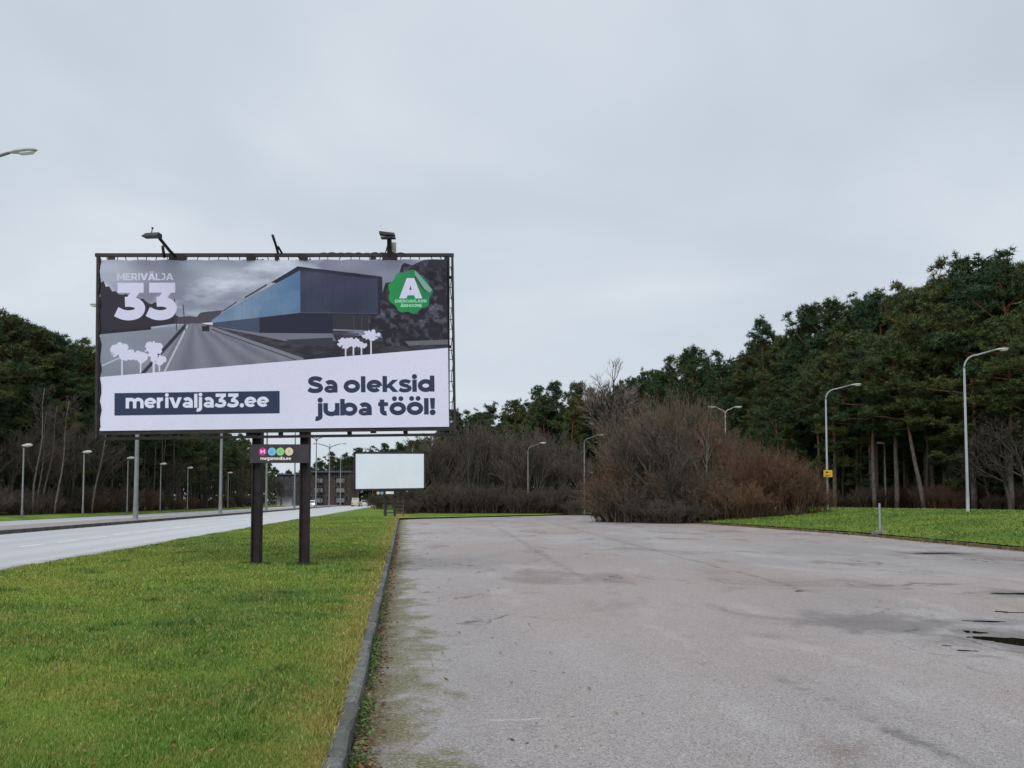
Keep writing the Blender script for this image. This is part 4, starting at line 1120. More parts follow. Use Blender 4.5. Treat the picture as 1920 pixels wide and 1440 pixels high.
def make_pine(seed, H, cb, spread, lean=(0, 0), dense=1.0, flat=0.5, tufts=15, blades_=13, size=.33):
    g = np.random.default_rng(seed); r = random.Random(seed)
    m = MB(); n = 9; ph = r.uniform(0, 6)
    tp = [Vector((lean[0]*(i/n)**1.2*H + .22*math.sin(i*1.1+ph)*(i/n), lean[1]*(i/n)*H + .2*math.cos(i*.9+ph)*(i/n), H*.96*i/n - .3)) for i in range(n+1)]
    r0 = 0.012*H + .04
    m.tube(tp, [r0*(1-.86*(i/n)**1.1) for i in range(n+1)], 8)
    def trunk_at(h):
        f_ = min(.999, max(0, h/(H*.96)))*n; i = int(f_); return tp[i].lerp(tp[i+1], f_-i)
    C = []; RR = []
    def pad(c, rad):
        """a flattened cushion of tufts at a limb's end, humped on top"""
        k = max(4, int(tufts*rad*rad*1.5))
        a = g.uniform(0, 6.28, k); q = np.sqrt(g.random(k))*rad
        tx_, ty_ = g.normal(size=2)*.32
        z = .62*rad*(1-(q/rad)**2) + g.normal(size=k)*.20*rad + tx_*q*np.cos(a) + ty_*q*np.sin(a)
        for t_ in zip(q*np.cos(a), q*np.sin(a), z): C.append((c.x+t_[0], c.y+t_[1], c.z+t_[2])); RR.append(.22)
    nl = int(30*dense)
    bias = [r.uniform(.55, 1.35) for _ in range(7)]
    for k in range(nl):
        u = (k + r.random())/nl; h = H*(cb + (.97-cb)*u**0.92)
        az = k*2.4 + r.uniform(-.7, .7)
        prof = max(.18, (1-u**2.2))**flat * min(1, .5 + u*2.0) * bias[int(az*7/6.28) % 7]
        ln_ = max(.6, spread*prof*r.uniform(.5, 1.3))
        o = trunk_at(h*.985); el = R(-6 + 66*u**1.5) + r.uniform(-.28, .28)
        d = Vector((math.cos(az)*math.cos(el), math.sin(az)*math.cos(el), math.sin(el)))
        pts = [o]
        for j in range(1, 5):
            s_ = j/4; pts.append(o + d*ln_*s_ + Vector((r.uniform(-.18,.18), r.uniform(-.18,.18), .10*ln_*s_*s_ + r.uniform(-.10,.10))))
        m.tube(pts, [max(.012, .032*ln_**.7*(1-.8*j/4)) for j in range(5)], 4, False)
        pad(pts[-1], r.uniform(.35, .75))
        for j in range(int(2 + ln_*1.5)):
            s_ = r.uniform(.38, .98); i = min(3, int(s_*4)); q = pts[i].lerp(pts[i+1], min(1, s_*4-i))
            sd_ = d.cross(Vector((0,0,1))).normalized()*r.uniform(-1,1)*ln_*.42*(1.15-s_*.5)
            e_ = q + sd_ + Vector((0,0,r.uniform(.0,.45))); m.tube([q, e_], [.014, .008], 3, False)
            pad(e_, r.uniform(.30, .70))
    for j in range(7):
        q = tp[-1] + Vector((r.uniform(-.8,.8), r.uniform(-.8,.8), r.uniform(-1.0,.15))); m.tube([tp[-2], q], [.03, .012], 3, False); pad(q, r.uniform(.35, .6))
        for t_ in range(5): C.append((q.x+r.uniform(-.08,.08), q.y+r.uniform(-.08,.08), q.z+.2+t_*.17)); RR.append(.08)
    V = puffs(np.array(C), np.array(RR), blades_, size, g, up=.50, wd=.10)
    kz = H/float(np.percentile(V[:, 2], 99.97)); V[:, 2] *= kz; m.v = [(x, y, z*kz) for x, y, z in m.v]
    return m.mesh('pine_trunk', M_BARK, True), soup('pine_crown', V, M_NEEDLE)

class Twigs:
    """branching wood: tubes for limbs, thin crossed strips for twigs"""
    def __init__(s): s.m = MB(); s.q = []
    def strip(s, pts, w0):
        pts = [Vector(p) for p in pts]
        for a, b, k in zip(pts[:-1], pts[1:], range(len(pts)-1)):
            d = b-a; u = d.cross(Vector((random.uniform(-1,1), random.uniform(-1,1), random.uniform(-.3,.3))))
            if u.length < 1e-6: continue
            u = u.normalized()*w0*(1-k/len(pts)*.7)
            s.q.append((a-u, a+u, b+u*.7)); s.q.append((a-u, b+u*.7, b-u*.7))
def grow(T, r, p, d, ln_, rad, level, maxl, droop=0.0, kids=4, spread=.6, twig_w=.012, decay=.62):
    n = 4 if level < 2 else 3; pts = [p]; dd = d.copy()
    for i in range(n):
        dd = (dd + Vector((r.uniform(-1,1), r.uniform(-1,1), r.uniform(-.7,1)))*.16 + Vector((0,0,.05-droop*level))).normalized()
        pts.append(pts[-1] + dd*ln_/n)
    if rad > .022: T.m.tube(pts, [max(.008, rad*(1-.55*i/n)) for i in range(n+1)], 5 if level < 2 else 4, False)
    else: T.strip(pts, max(rad, twig_w))
    if level >= maxl: return
    nk = kids + (1 if level > 0 else 3)
    for k in range(nk):
        s_ = r.uniform(.28, 1.0) if k else 1.0
        f_ = min(.999, s_)*n; i = int(f_); q = pts[i].lerp(pts[i+1], f_-i)
        ax = (pts[i+1]-pts[i]).normalized(); side = ax.cross(Vector((r.uniform(-1,1), r.uniform(-1,1), r.uniform(-1,1)))).normalized()
        nd = (ax + side*r.uniform(spread*.55, spread*1.25)).normalized()
        grow(T, r, q, nd, ln_*decay*r.uniform(.7, 1.15)*(1.1-.3*s_), rad*.52, level+1, maxl, droop, kids, spread, twig_w, decay)

def make_bare(seed, H, mtrunk, mtwig, stems=1, maxl=4, kids=4, spread=.6, lean=.08, tw=.012, first=.42, decay=.62):
    r = random.Random(seed); random.seed(seed); T = Twigs()
    for s_ in range(stems):
        a = r.uniform(0, 6.28); d = Vector((math.cos(a)*lean, math.sin(a)*lean, 1)).normalized()
        grow(T, r, Vector((math.cos(a)*.25*(stems > 1), math.sin(a)*.25*(stems > 1), -.2)), d, H*first*r.uniform(.85, 1.1), .0105*H+.03, 0, maxl, 0, kids, spread, tw, decay)
    V = np.array([[tuple(p) for p in t_] for t_ in T.q], np.float32).reshape(-1, 3)
    hmax = max(float(np.percentile(V[:, 2], 98.5)), .1); k = H/hmax
    T.m.v = [(x*k, y*k, z*k) for x, y, z in T.m.v]
    return T.m.mesh('bare_trunk', mtrunk, True), soup('bare_twigs', V*k, mtwig)

def make_crown_tree(seed, H, mtrunk, mtwig):
    """bare tree with a clear trunk and a rounded fan of fine branches on top"""
    r = random.Random(seed); random.seed(seed); T = Twigs(); n = 6
    tp = [Vector((.2*math.sin(i*1.1), .15*math.cos(i), H*.66*i/n-.2)) for i in range(n+1)]
    T.m.tube(tp, [.24*(1-.6*i/n) for i in range(n+1)], 7)
    for k in range(20):
        u = r.uniform(.66, 1.0); i = min(n-1, int(u*n)); q = tp[i].lerp(tp[i+1], min(1, u*n-i)); a = k*2.4
        grow(T, r, q, Vector((math.cos(a)*r.uniform(.25, 1.0), math.sin(a)*r.uniform(.25, 1.0), 1)).normalized(), H*r.uniform(.15, .22), .075, 1, 4, 0, 4, .5, .016, .62)
    V = np.array([[tuple(p) for p in t_] for t_ in T.q], np.float32).reshape(-1, 3); k = H/float(np.percentile(V[:, 2], 98.5))
    T.m.v = [(x*k, y*k, z*k) for x, y, z in T.m.v]
    return T.m.mesh('bare_trunk', mtrunk, True), soup('bare_twigs', V*k, mtwig)

def make_bush(seed, H, Wd, mtwig, n=70, tw=.011):
    r = random.Random(seed); random.seed(seed); T = Twigs()
    for s_ in range(n):
        a = r.uniform(0, 6.28); rr = Wd*.32*math.sqrt(r.random()); out_ = r.uniform(.05, .75)*rr/(Wd*.32)
        p = Vector((math.cos(a)*rr, math.sin(a)*rr, -.1)); d = Vector((math.cos(a)*out_, math.sin(a)*out_, 1)).normalized()
        grow(T, r, p, d, H*r.uniform(.34, .62), .030, 1, 4, .012, 4, .50, tw, .66)
    V = np.array([[tuple(p) for p in t_] for t_ in T.q], np.float32).reshape(-1, 3); k = H/float(np.percentile(V[:, 2], 98))
    T.m.v = [(x*k, y*k, z*k) for x, y, z in T.m.v]
    return T.m.mesh('bush_stems', mtwig, True), soup('bush_twigs', V*k, mtwig)

PINES = [make_pine(11, 18, .32, 3.6), make_pine(12, 18, .45, 3.3, flat=.4), make_pine(13, 18, .26, 3.9, dense=1.15), make_pine(14, 18, .50, 3.6, (.02,.0), flat=.35),
         make_pine(15, 18, .20, 3.4, dense=1.25, flat=.7), make_pine(16, 18, .40, 2.5, dense=.8, flat=.5), make_pine(17, 18, .10, 3.6, dense=1.5, flat=.8), make_pine(18, 18, .55, 3.4, (-.03,0), flat=.35), make_pine(19, 18, .35, 2.8, (.03,.02), dense=.9, flat=.6), make_pine(20, 18, .38, 4.2, (-.02,.02), flat=.4)]
DEEP = [make_pine(24, 18, .02, 4.4, dense=1.3, flat=.7, tufts=7, blades_=7, size=.75), make_pine(25, 18, .05, 4.0, dense=1.2, flat=.6, tufts=7, blades_=7, size=.75)]
BARE = [make_bare(31, 10, M_GREYBARK, M_TWIG), make_bare(32, 10, M_GREYBARK, M_TWIG, 2, spread=.5), make_bare(33, 10, M_GREYBARK, M_TWIG, 3, spread=.45, lean=.14), make_bare(34, 10, M_GREYBARK, M_TWIG, 1, spread=.7)]
def make_birch(seed, H, lean):
    r_ = random.Random(seed); random.seed(seed); T = Twigs(); n = 8
    tp = [Vector((lean*H*i/n + .12*math.sin(i+seed), .1*math.cos(i*1.3), H*.96*i/n-.2)) for i in range(n+1)]
    T.m.tube(tp, [.085*(1-.8*i/n)+.01 for i in range(n+1)], 6)
    for k in range(34):
        u = r_.uniform(.28, .98); i = min(n-1, int(u*n)); q = tp[i].lerp(tp[i+1], u*n-i); a = r_.uniform(0, 6.28)
        grow(T, r_, q, Vector((math.cos(a)*.8, math.sin(a)*.8, .9)).normalized(), (1.15-u)*H*.20+.5, .020, 2, 4, .02, 4, .5, .010, .6)
    V = np.array([[tuple(p) for p in t_] for t_ in T.q], np.float32).reshape(-1, 3)
    return T.m.mesh('birch_trunk', M_BIRCH, True), soup('birch_twigs', V, M_TWIG)
BIRCH = [make_birch(41, 12, .12), make_birch(42, 12, .09)]
RED = [make_bush(51, 4, 6, M_TWIGR), make_bush(52, 4, 5, M_TWIGR, 60), make_bush(53, 4, 7, M_TWIGR, 80), make_bush(54, 4, 5, M_TWIG, 60), make_bush(55, 4, 5, M_TWIGB, 70), make_bush(56, 4, 6, M_TWIGB, 64)]
GREYB = [make_bush(61, 2.5, 4.5, M_TWIG, 60), make_bush(62, 2.5, 5, M_TWIG, 70)]

def plant(kind, meshes, loc, H, H0, label, cat='tree', group=None, names=('trunk', 'crown'), rz=None, wide=1.0):
    o = thing(kind, label, cat, loc, random.uniform(0, 6.28) if rz is None else rz, group)
    s_ = H/H0; o.scale = (s_*wide, s_*wide, s_)
    link(names[0], meshes[0], o); link(names[1], meshes[1], o)
    return o
random.seed(99)
def merged(name, items, label):
    """many far trees as one mass: (meshes, location, scale, rotation)"""
    VS, mats = [], []
    for src, loc, sc_, rz in items:
        me = src[1]; v = np.empty(len(me.vertices)*3, np.float32); me.vertices.foreach_get('co', v); v = v.reshape(-1, 3)
        c_, s_ = math.cos(rz), math.sin(rz)
        VS.append(np.stack([(v[:,0]*c_-v[:,1]*s_)*sc_+loc[0], (v[:,0]*s_+v[:,1]*c_)*sc_+loc[1], v[:,2]*sc_+loc[2]], 1))
    return stuff(name, soup(name, np.concatenate(VS), M_NEEDLE), label)
NTH = ['first','second','third','fourth','fifth','sixth','seventh','eighth','ninth','tenth','eleventh','twelfth','thirteenth','fourteenth','fifteenth','sixteenth','seventeenth','eighteenth','nineteenth','twentieth','twenty-first','twenty-second','twenty-third','twenty-fourth','twenty-fifth','twenty-sixth','twenty-seventh','twenty-eighth','twenty-ninth','thirtieth','thirty-first','thirty-second','thirty-third','thirty-fourth','thirty-fifth','thirty-sixth','thirty-seventh','thirty-eighth','thirty-ninth','fortieth','forty-first','forty-second','forty-third','forty-fourth','forty-fifth','forty-sixth','forty-seventh','forty-eighth','forty-ninth','fiftieth','fifty-first','fifty-second','fifty-third','fifty-fourth','fifty-fifth']
# ---- skylines: (px, top py, distance)
RS = [(850,765,150),(880,768,150),(920,752,146),(965,747,142),(1008,722,138),(1050,712,134),(1092,714,132),(1128,722,130),(1165,712,126),(1205,690,122),(1250,666,114),(1300,648,108),(1350,655,104),(1395,652,100),(1432,588,96),(1468,630,94),(1503,566,90),(1545,560,88),(1588,550,86),(1622,548,84),(1655,538,82),(1692,524,80),(1728,532,78),(1762,486,76),(1800,474,75),(1852,468,74),(1888,482,72),(1925,488,71),(1975,480,70),(2030,470,70)]
def sky_at(px, tab, k): return float(np.interp(px, [a[0] for a in tab], [a[k] for a in tab]))
RG = 'pines of the wood beyond the lawn'
special = {1432: 'slim open pine standing clear of the skyline left of the tall pines', 1852: 'tallest broad pine at the top of the skyline near the right frame edge', 1800: 'tall loose pine just left of the tallest broad pine', 1503: 'dark pine at the step where the skyline climbs'}
def between(tab, seed, lo, hi):
    r_ = random.Random(seed); o = []
    for a, b in zip(tab[:-1], tab[1:]):
        o.append(a); o.append(((a[0]+b[0])/2 + r_.uniform(-5, 5), (a[1]+b[1])/2 + r_.uniform(lo, hi), (a[2]+b[2])/2 + r_.uniform(1, 6)))
    return o + [tab[-1]]
SKY = between(RS[:24], 4, 3, 24) + RS[24:]
for i, (px, py, d) in enumerate(SKY):
    p = at(px, py, d); H = p.z - zland(p.x, p.y)
    lab = special.get(px, NTH[i] + ' pine along the skyline right of the big billboard')
    if px > 1940: lab = 'pine at the wood\'s end beside the last lawn lamp'
    plant('pine_tree', PINES[[0,8,2,9,1,4,0,5,6,2,8][i % 11] if px not in (1432, 1800) else 5], (p.x, d, zland(p.x, p.y)), H, 18, lab, 'tree', RG, wide=random.uniform(.75, 1.0) if px < 1700 else random.uniform(.85, 1.1))
# rows in front of and behind the skyline, lower in the picture
def fill(tab, x0, x1, n, dmin, dmax, hmin, hmax, label, group, pool, seed, zf=zland):
    r = random.Random(seed)
    for k in range(n):
        px = x0 + (x1-x0)*(k+r.uniform(.1,.9))/n; d0 = sky_at(px, tab, 2); d = d0 + r.uniform(dmin, dmax)
        top = sky_at(px, tab, 1) + (938-sky_at(px, tab, 1))*r.uniform(hmin, hmax)
        p = at(px, top, d); z0 = zf(p.x, d)
        plant('pine_tree', PINES[r.choice(pool)], (p.x, d, z0), max(4, p.z-z0), 18, label, 'tree', group, rz=r.uniform(0, 6.28), wide=r.uniform(.95, 1.25))
fill(RS, 1100, 2050, 26, 6, 22, .04, .22, 'pine behind the skyline row of the wood beyond the lawn', RG, [0,1,2,3,4,8,9], 5)
fill(RS, 1180, 2050, 24, -7, 2, .12, .40, 'lower pine at the front of the wood beyond the lawn', RG, [1,3,7,9,1,2], 6)
def deep(tab, x0, x1, n, dmin, dmax, hmin, hmax, seed, name, label, zf):
    r = random.Random(seed); it = []
    for k in range(n):
        px = x0 + (x1-x0)*(k+r.random())/n; d = sky_at(px, tab, 2) + r.uniform(dmin, dmax); top = sky_at(px, tab, 1) + (938-sky_at(px, tab, 1))*r.uniform(hmin, hmax)
        p = at(px, top, d); z0 = zf(p.x, d); it.append((DEEP[k % 2], (p.x, d, z0), max(4, p.z-z0)/18, r.uniform(0, 6.28)))
    merged(name, it, label)
deep(RS, 820, 2300, 80, 22, 50, .12, .45, 7, 'far_wood', 'dim mass of trees deep in the wood beyond the lawn', zland)
fill(RS, 1470, 1960, 22, -4, 4, .42, .68, 'low-branched young pine among the trunks at the front of the wood beyond the lawn', RG, [6,4,6], 31)
fill(RS, 850, 1210, 22, -8, 6, .06, .40, 'dense pine right behind the bare grey trees beyond the lot', RG, [2,6,4,0], 32)
fill(RS, 1150, 1500, 12, -16, -4, .38, .62, 'young low-branched pine behind the red-brown bushes', RG, [6,4,6], 8)
# leaning pine and orange-stemmed pines
lp = make_pine(71, 15, .50, 3.2, (-.16, .02), 1.1, .4); p = at(1733, 952, 73)
plant('pine_tree', lp, (p.x, 73, zland(p.x, 73)), 13.5, 15, 'leaning pine with a thick grey trunk slanting left at the wood edge', 'tree', None, rz=0)
for px, d, lab, H in ((1893,70,'pine with a straight orange trunk behind the nearest curved lamp',19),(1875,72,'second orange-trunked pine left of the straight one behind the lamp',19),(1682,76,'upright grey pine trunk just left of the leaning pine',15),(1640,77,'thin straight pine trunk left of the leaning pine',14)):
    p = at(px, 952, d); plant('pine_tree', PINES[3], (p.x, d, zland(p.x, d)), H, 18, lab)
# ---- left wood
LS = [(-60,560,84),(-30,570,86),(0,577,88),(32,588,90),(65,606,93),(95,618,96),(125,628,99),(150,630,101),(172,648,104),(195,670,107),(225,690,112),(260,710,118),(300,735,126),(340,760,136),(380,780,148),(420,798,164),(455,812,184),(480,828,205)]
LG = 'pines of the wood along the main road'
zl = lambda x, y: .3
for i, (px, py, d) in enumerate(between(LS, 9, 2, 16)):
    p = at(px, py, d); plant('pine_tree', PINES[[2,0,6,9,4,2,8,4,0][i % 9]], (p.x, d, .25), p.z-.25, 18, NTH[i] + ' pine along the skyline left of the big billboard', 'tree', LG, wide=1.05)
fill(LS, -90, 480, 22, 5, 18, .03, .20, 'pine behind the skyline row of the wood along the main road', LG, [0,1,2,4,6], 15, zl)
fill(LS, -90, 470, 20, -6, 3, .10, .32, 'lower pine at the front of the wood along the main road', LG, [3,7,1,2], 16, zl)
deep(LS, -300, 500, 52, 18, 45, .10, .45, 17, 'far_wood', 'dim mass of trees deep in the wood along the main road', zl)
fill(LS, -80, 330, 16, -7, 0, .25, .55, 'low-branched dark pine near the path lamps', LG, [6,4], 18, zl)
# ---- pines at the end of the road
FS = [(478,852,300),(505,868,300),(540,880,300),(575,872,300),(600,858,310),(622,846,310),(648,848,315),(672,838,315),(700,835,318),(722,830,318),(748,828,320),(772,824,320),(800,812,300),(830,790,240)]
for i, (px, py, d) in enumerate(FS):
    p = at(px, py, d); plant('pine_tree', PINES[[2,6,4,0][i % 4]], (p.x, d, .1), p.z-.1, 18, NTH[i] + ' far pine from the left in the row behind the apartment block', 'tree', 'pines at the end of the road', wide=1.1)
deep(FS, 470, 860, 46, 4, 30, .02, .30, 25, 'far_wood', 'dim mass of trees at the end of the road', lambda x, y: .1)
# ---- bare trees
M_TWIGG = bark('grey_brown_twigs', (0.080, 0.066, 0.052), (0.160, 0.135, 0.106))
BARE2 = [make_bare(131, 10, M_GREYBARK, M_TWIGG, 1, spread=.5), make_bare(132, 10, M_GREYBARK, M_TWIGG, 2, spread=.45), make_bare(133, 10, M_GREYBARK, M_TWIGG, 3, spread=.4, lean=.12), make_bare(134, 10, M_GREYBARK, M_TWIGG, 2, spread=.55)]
MG = 'bare grey trees beyond the lot'
r = random.Random(3)
for k in range(28):
    px = 765 + 325*(k+r.random())/28; d = r.uniform(106, 122); top = float(np.interp(px, [760,830,900,960,1040,1100], [842,806,792,794,802,840])) + r.uniform(-14, 34)
    p = at(px, top, d); plant('bare_tree', BARE2[k % 4], (p.x, d, .12), p.z-.1, 10, NTH[k] + ' bare grey tree from the blank board in the row beyond the lot', 'tree', MG, wide=r.uniform(.75, 1.05))
p = at(1143, 690, 117); plant('bare_tree', make_crown_tree(81, 18, M_GREYBARK, M_TWIGP), (p.x, 117, .3), p.z-.3, 18, 'tall bare pinkish tree standing above the pines left of the skyline step', wide=1.5)
for k, (px, d, H, lab) in enumerate(((60,82,11.5,'pale birch stem nearest the leftmost path lamp'),(68,83,9.5,'thin birch stem second from the leftmost path lamp'),(78,84,10,'thin birch stem in the middle of the slanting group'),(103,83,10.5,'pale birch stem slanting furthest right beside the path lamp'),(172,90,12,'bare pale tree just left of the billboard\'s lower corner'))):
    p = at(px, 966, d); plant('birch_tree', BIRCH[k % 2], (p.x, d, .25), H, 12, lab, 'tree', 'bare birches at the left wood', rz=.25*(k-2))
for k in range(16):
    px = -40 + 520*(k+r.random())/16; d = sky_at(px, LS, 2) - r.uniform(6, 9); p = at(px, 950, d)
    plant('bare_tree', BARE[k % 4], (p.x, d, .25), r.uniform(5, 8.5), 10, 'small bare tree at the edge of the wood along the main road', 'tree', 'small bare trees along the main road')
# thin pole-like trunks in the left wood
def make_pole(seed):
    r_ = random.Random(seed); m = MB(); m.tube([(r_.uniform(-.1,.1)*i*.6, r_.uniform(-.1,.1)*i*.6, 2.6*i-.2) for i in range(6)], [.13,.12,.11,.10,.085,.06], 6)
    V = puffs(np.array([(r_.uniform(-1,1), r_.uniform(-1,1), r_.uniform(10.5,13.5)) for _ in range(50)]), np.full(50, .7), 20, .32, np.random.default_rng(seed))
    return m.mesh('thin_trunk', M_POLE, True), soup('thin_crown', V, M_NEEDLE)
M_POLE = bark('thin_pine_bark', (0.070, 0.052, 0.044), (0.15, 0.115, 0.10))
POLES = [make_pole(s_) for s_ in (1, 2, 3)]
for k in range(40):
    px = 205 + 290*(k+r.random())/40; d = sky_at(px, LS, 2) - r.uniform(2, 9) ; top = sky_at(px, LS, 1) + 40
    p = at(px, top, d); plant('pine_tree', POLES[k % 3], (p.x, d, .25), min(14, max(8, p.z)), 13.5, 'thin straight pine seen under the billboard in the wood along the main road', 'tree', 'thin straight pines under the billboard')
for k in range(18):
    px = 1560 + 400*(k+r.random())/18; d = sky_at(px, RS, 2) + r.uniform(-4, 6); p = at(px, 940, d)
    plant('pine_tree', POLES[k % 3], (p.x, d, zland(p.x, d)), r.uniform(12, 15), 13.5, 'thin straight pine trunk inside the wood beyond the lawn', 'tree', 'thin straight pines beyond the lawn')
# ---- the big red-brown bush clump on the lot's edge: (px, base py, distance, height, width scale)
RB = [(1142,973,70,2.9,2.8),(1164,974,70,4.6,3.2),(1192,975,71,6.8,3.8),(1205,975,73,7.9,4.4),(1235,976,70,5.6,4.4),(1258,976,74,8.5,4.6),(1295,974,73,8.2,4.6),(1325,974,73,7.4,4.0),(1290,978,67,3.8,4.6),(1352,976,70,5.4,3.6),(1385,975,69,4.7,4.0),(1412,976,67,4.4,4.0),(1445,977,66,4.1,3.8),(1474,977,65,3.4,3.2),(1500,975,65,2.5,2.6),(1528,973,66,1.5,2.0),(1180,976,68,3.3,4.4),(1385,979,64.5,2.4,4.2),(1330,977,66,3.0,4.2)]
BG = 'red-brown bare bushes on the lot edge'
for k, (px, py, d, H, wd) in enumerate(RB):
    p = at(px, py, d); z0 = zland(p.x, d) if p.x > XR(d) else 0.0
    lab = {0: 'leftmost red-brown bush of the clump, by the curved lamp', 15: 'low red-brown bush at the right tip of the clump', 5: 'tallest red-brown bush in the middle of the clump'}.get(k, NTH[k] + (' grey-brown' if k in (2, 3, 4, 6, 7, 8, 10, 16, 18) else ' red-brown') + ' bush counted from the clump\'s left tip')
    bm_ = RED[3 if k in (4, 7, 10) else 4 + k % 2 if k in (2, 3, 5, 6, 8, 16, 18) else k % 3]
    vx = np.empty(len(bm_[1].vertices)*3, np.float32); bm_[1].vertices.foreach_get('co', vx); vx = vx[0::3]
    wide = wd*1.15/((np.percentile(vx, 97)-np.percentile(vx, 3))*H/4)
    plant('bush', bm_, (p.x, d, z0), H, 4, lab, 'bush', BG, ('stems', 'twigs'), wide=wide)
p = at(1262, 976, 66.5); plant('bare_tree', make_bare(83, 8, M_GREYBARK, M_TWIG, 3, 4, 4, .6, .35, .013), (p.x, 66.5, .05), 7.4, 8, 'bare many-stemmed grey tree rising out of the red-brown bushes', wide=1.2)
p = at(1328, 976, 67); plant('birch_tree', make_bare(84, 8, M_BIRCH, M_TWIGR, 1, 4, 4, .5, .1, .012), (p.x, 67, .1), 7.2, 8, 'bare tree with a pale stem in the red-brown bushes')
for px, d, H, lab in ((1136,69.5,.9,'low brown shrub under the leftmost bush of the clump'),(1160,69,1.1,'low brown shrub second from the clump\'s left tip'),(1180,67.5,1.3,'low brown shrub in front of the clump\'s left half'),(1360,65,1.1,'low brown shrub under the clump where the lawn begins'),(1420,65,1.0,'low brown shrub on the lawn side under the clump'),(1480,64,.9,'low brown shrub under the clump\'s right half'),(1260,64.5,1.5,'low dark grey shrub at the foot of the bush clump'),(1225,66,1.6,'grey shrub left of the low dark one in the bush clump'),(1310,65,1.3,'grey shrub at the right end of the bush clump\'s dark foot')):
    p = at(px, 978, d); plant('shrub', GREYB[0], (p.x, d, .02), H, 2.5, lab, 'bush', None, ('stems', 'twigs'), wide=1.25)
# shrubs along the far edge of the lot and at the foot of both woods
for k, (px, d, H) in enumerate(((985,100.5,2.3),(1000,101,2.0),(1086,98.5,1.5))):
    p = at(px, 963, d); plant('shrub', GREYB[k % 2], (p.x, d, .1), H, 2.5, NTH[k] + ' low shrub from the left hiding a lamp foot at the lot\'s far edge', 'bush', 'shrubs beyond the lot', ('stems', 'twigs'))
for k in range(20):
    px = 770 + 330*(k+r.random())/20; d = r.uniform(103, 108); p = at(px, 963, d)
    plant('shrub', GREYB[k % 2], (p.x, d, .1), r.uniform(1.2, 3.2), 2.5, 'grey leafless shrub in the hedge beyond the lot\'s far edge', 'bush', 'shrubs beyond the lot', ('stems', 'twigs'))
for px, d, H in ((712,165,2.2),(719,150,2.6),(758,100,1.5),(770,99,1.2)):
    p = at(px, 960, d); plant('shrub', GREYB[0], (p.x, d, .1), H, 2.5, 'leafless shrub in the verge around the blank board\'s posts', 'bush', 'shrubs by the blank board', ('stems', 'twigs'))
for k in range(26):
    px = -60 + 540*(k+r.random())/26; d = sky_at(px, LS, 2) - r.uniform(7.5, 11); p = at(px, 950, d)
    plant('shrub', (GREYB+RED)[k % 4], (p.x, d, .2), r.uniform(1.0, 2.6), 2.5 if k % 4 < 2 else 4, 'leafless brown shrub at the foot of the wood along the main road', 'bush', 'shrubs along the main road', ('stems', 'twigs'))
for k in range(26):
    px = 1540 + 420*(k+r.random())/26; d = sky_at(px, RS, 2) - r.uniform(-2, 5); p = at(px, 945, d)
    plant('shrub', (GREYB+RED)[k % 4], (p.x, d, zland(p.x, d)), r.uniform(.8, 2.0), 2.5 if k % 4 < 2 else 4, 'leafless shrub at the foot of the pines beyond the lawn', 'bush', 'shrubs beyond the lawn', ('stems', 'twigs'))
for k, (px, d, H) in enumerate(((512,235,8),(527,240,7),(566,246,9),(602,250,8),(646,252,9),(662,246,8))):
    p = at(px, 945, d); plant('bare_tree', BARE[k % 4], (p.x, d, .1), H, 10, NTH[k] + ' small bare tree from the left in front of the apartment block', 'tree', 'bare trees by the apartment block')
for px, d, H in ((1895,66,5.5),(1930,65,6.5),(1860,70,4.5)):
    p = at(px, 955, d); plant('bare_tree', BARE[3], (p.x, d, zland(p.x, d)), H, 10, 'bare spreading tree at the wood edge right of the nearest curved lamp', 'tree', 'bare trees right of the nearest curved lamp', wide=1.5)

# ------------------------------------------------------------------ grass blades, weeds, leaf litter
def blades(n, ymin, ymax, xl, xr, zf, pw, hgt, wdt, seed):
    g = np.random.default_rng(seed)
    u = g.random(n); a = 1-pw
    y = (ymin**a + u*(ymax**a-ymin**a))**(1/a)
    lo = np.array([xl(v) for v in y]); hi = np.array([xr(v) for v in y]); x = lo + (hi-lo)*g.random(n)
    z = np.array([zf(i, j) for i, j in zip(x, y)])
    clump = np.sin(x*2.1+y*1.3)*np.sin(x*.8-y*1.9)*.25 + .95
    h = hgt*g.uniform(.45, 1.35, n)*clump*np.minimum(2.0, (y/7)**.25); wd = wdt*(y/5)**.85*g.uniform(.7, 1.3, n)
    az = g.uniform(0, 6.28, n); tl = g.uniform(.1, 1.1, n); ta = g.uniform(0, 6.28, n)
    dx, dy = np.cos(az)*wd, np.sin(az)*wd
    A_ = np.stack([x-dx, y-dy, z-.005], 1); B_ = np.stack([x+dx, y+dy, z-.005], 1)
    C_ = np.stack([x+np.cos(ta)*tl*h, y+np.sin(ta)*tl*h, z+h*np.sqrt(np.maximum(.15, 1-.5*tl*tl))], 1)
    return np.stack([A_, B_, C_], 1).reshape(-1, 3)
V1 = blades(330000, 4.2, 78, lambda y: max(RV(NEAR, y), -(0.62*y + 1.2)), lambda y: KERBL(y) + .015, lambda x, y: zverge(x, y), 1.15, 0.034, 0.0032, 3)
V1b = blades(6000, 4.2, 45, lambda y: KERBL(y) - .09, lambda y: KERBL(y) + .03, lambda x, y: .145, 1.1, 0.055, 0.004, 8)
g = np.random.default_rng(77); TQ = []
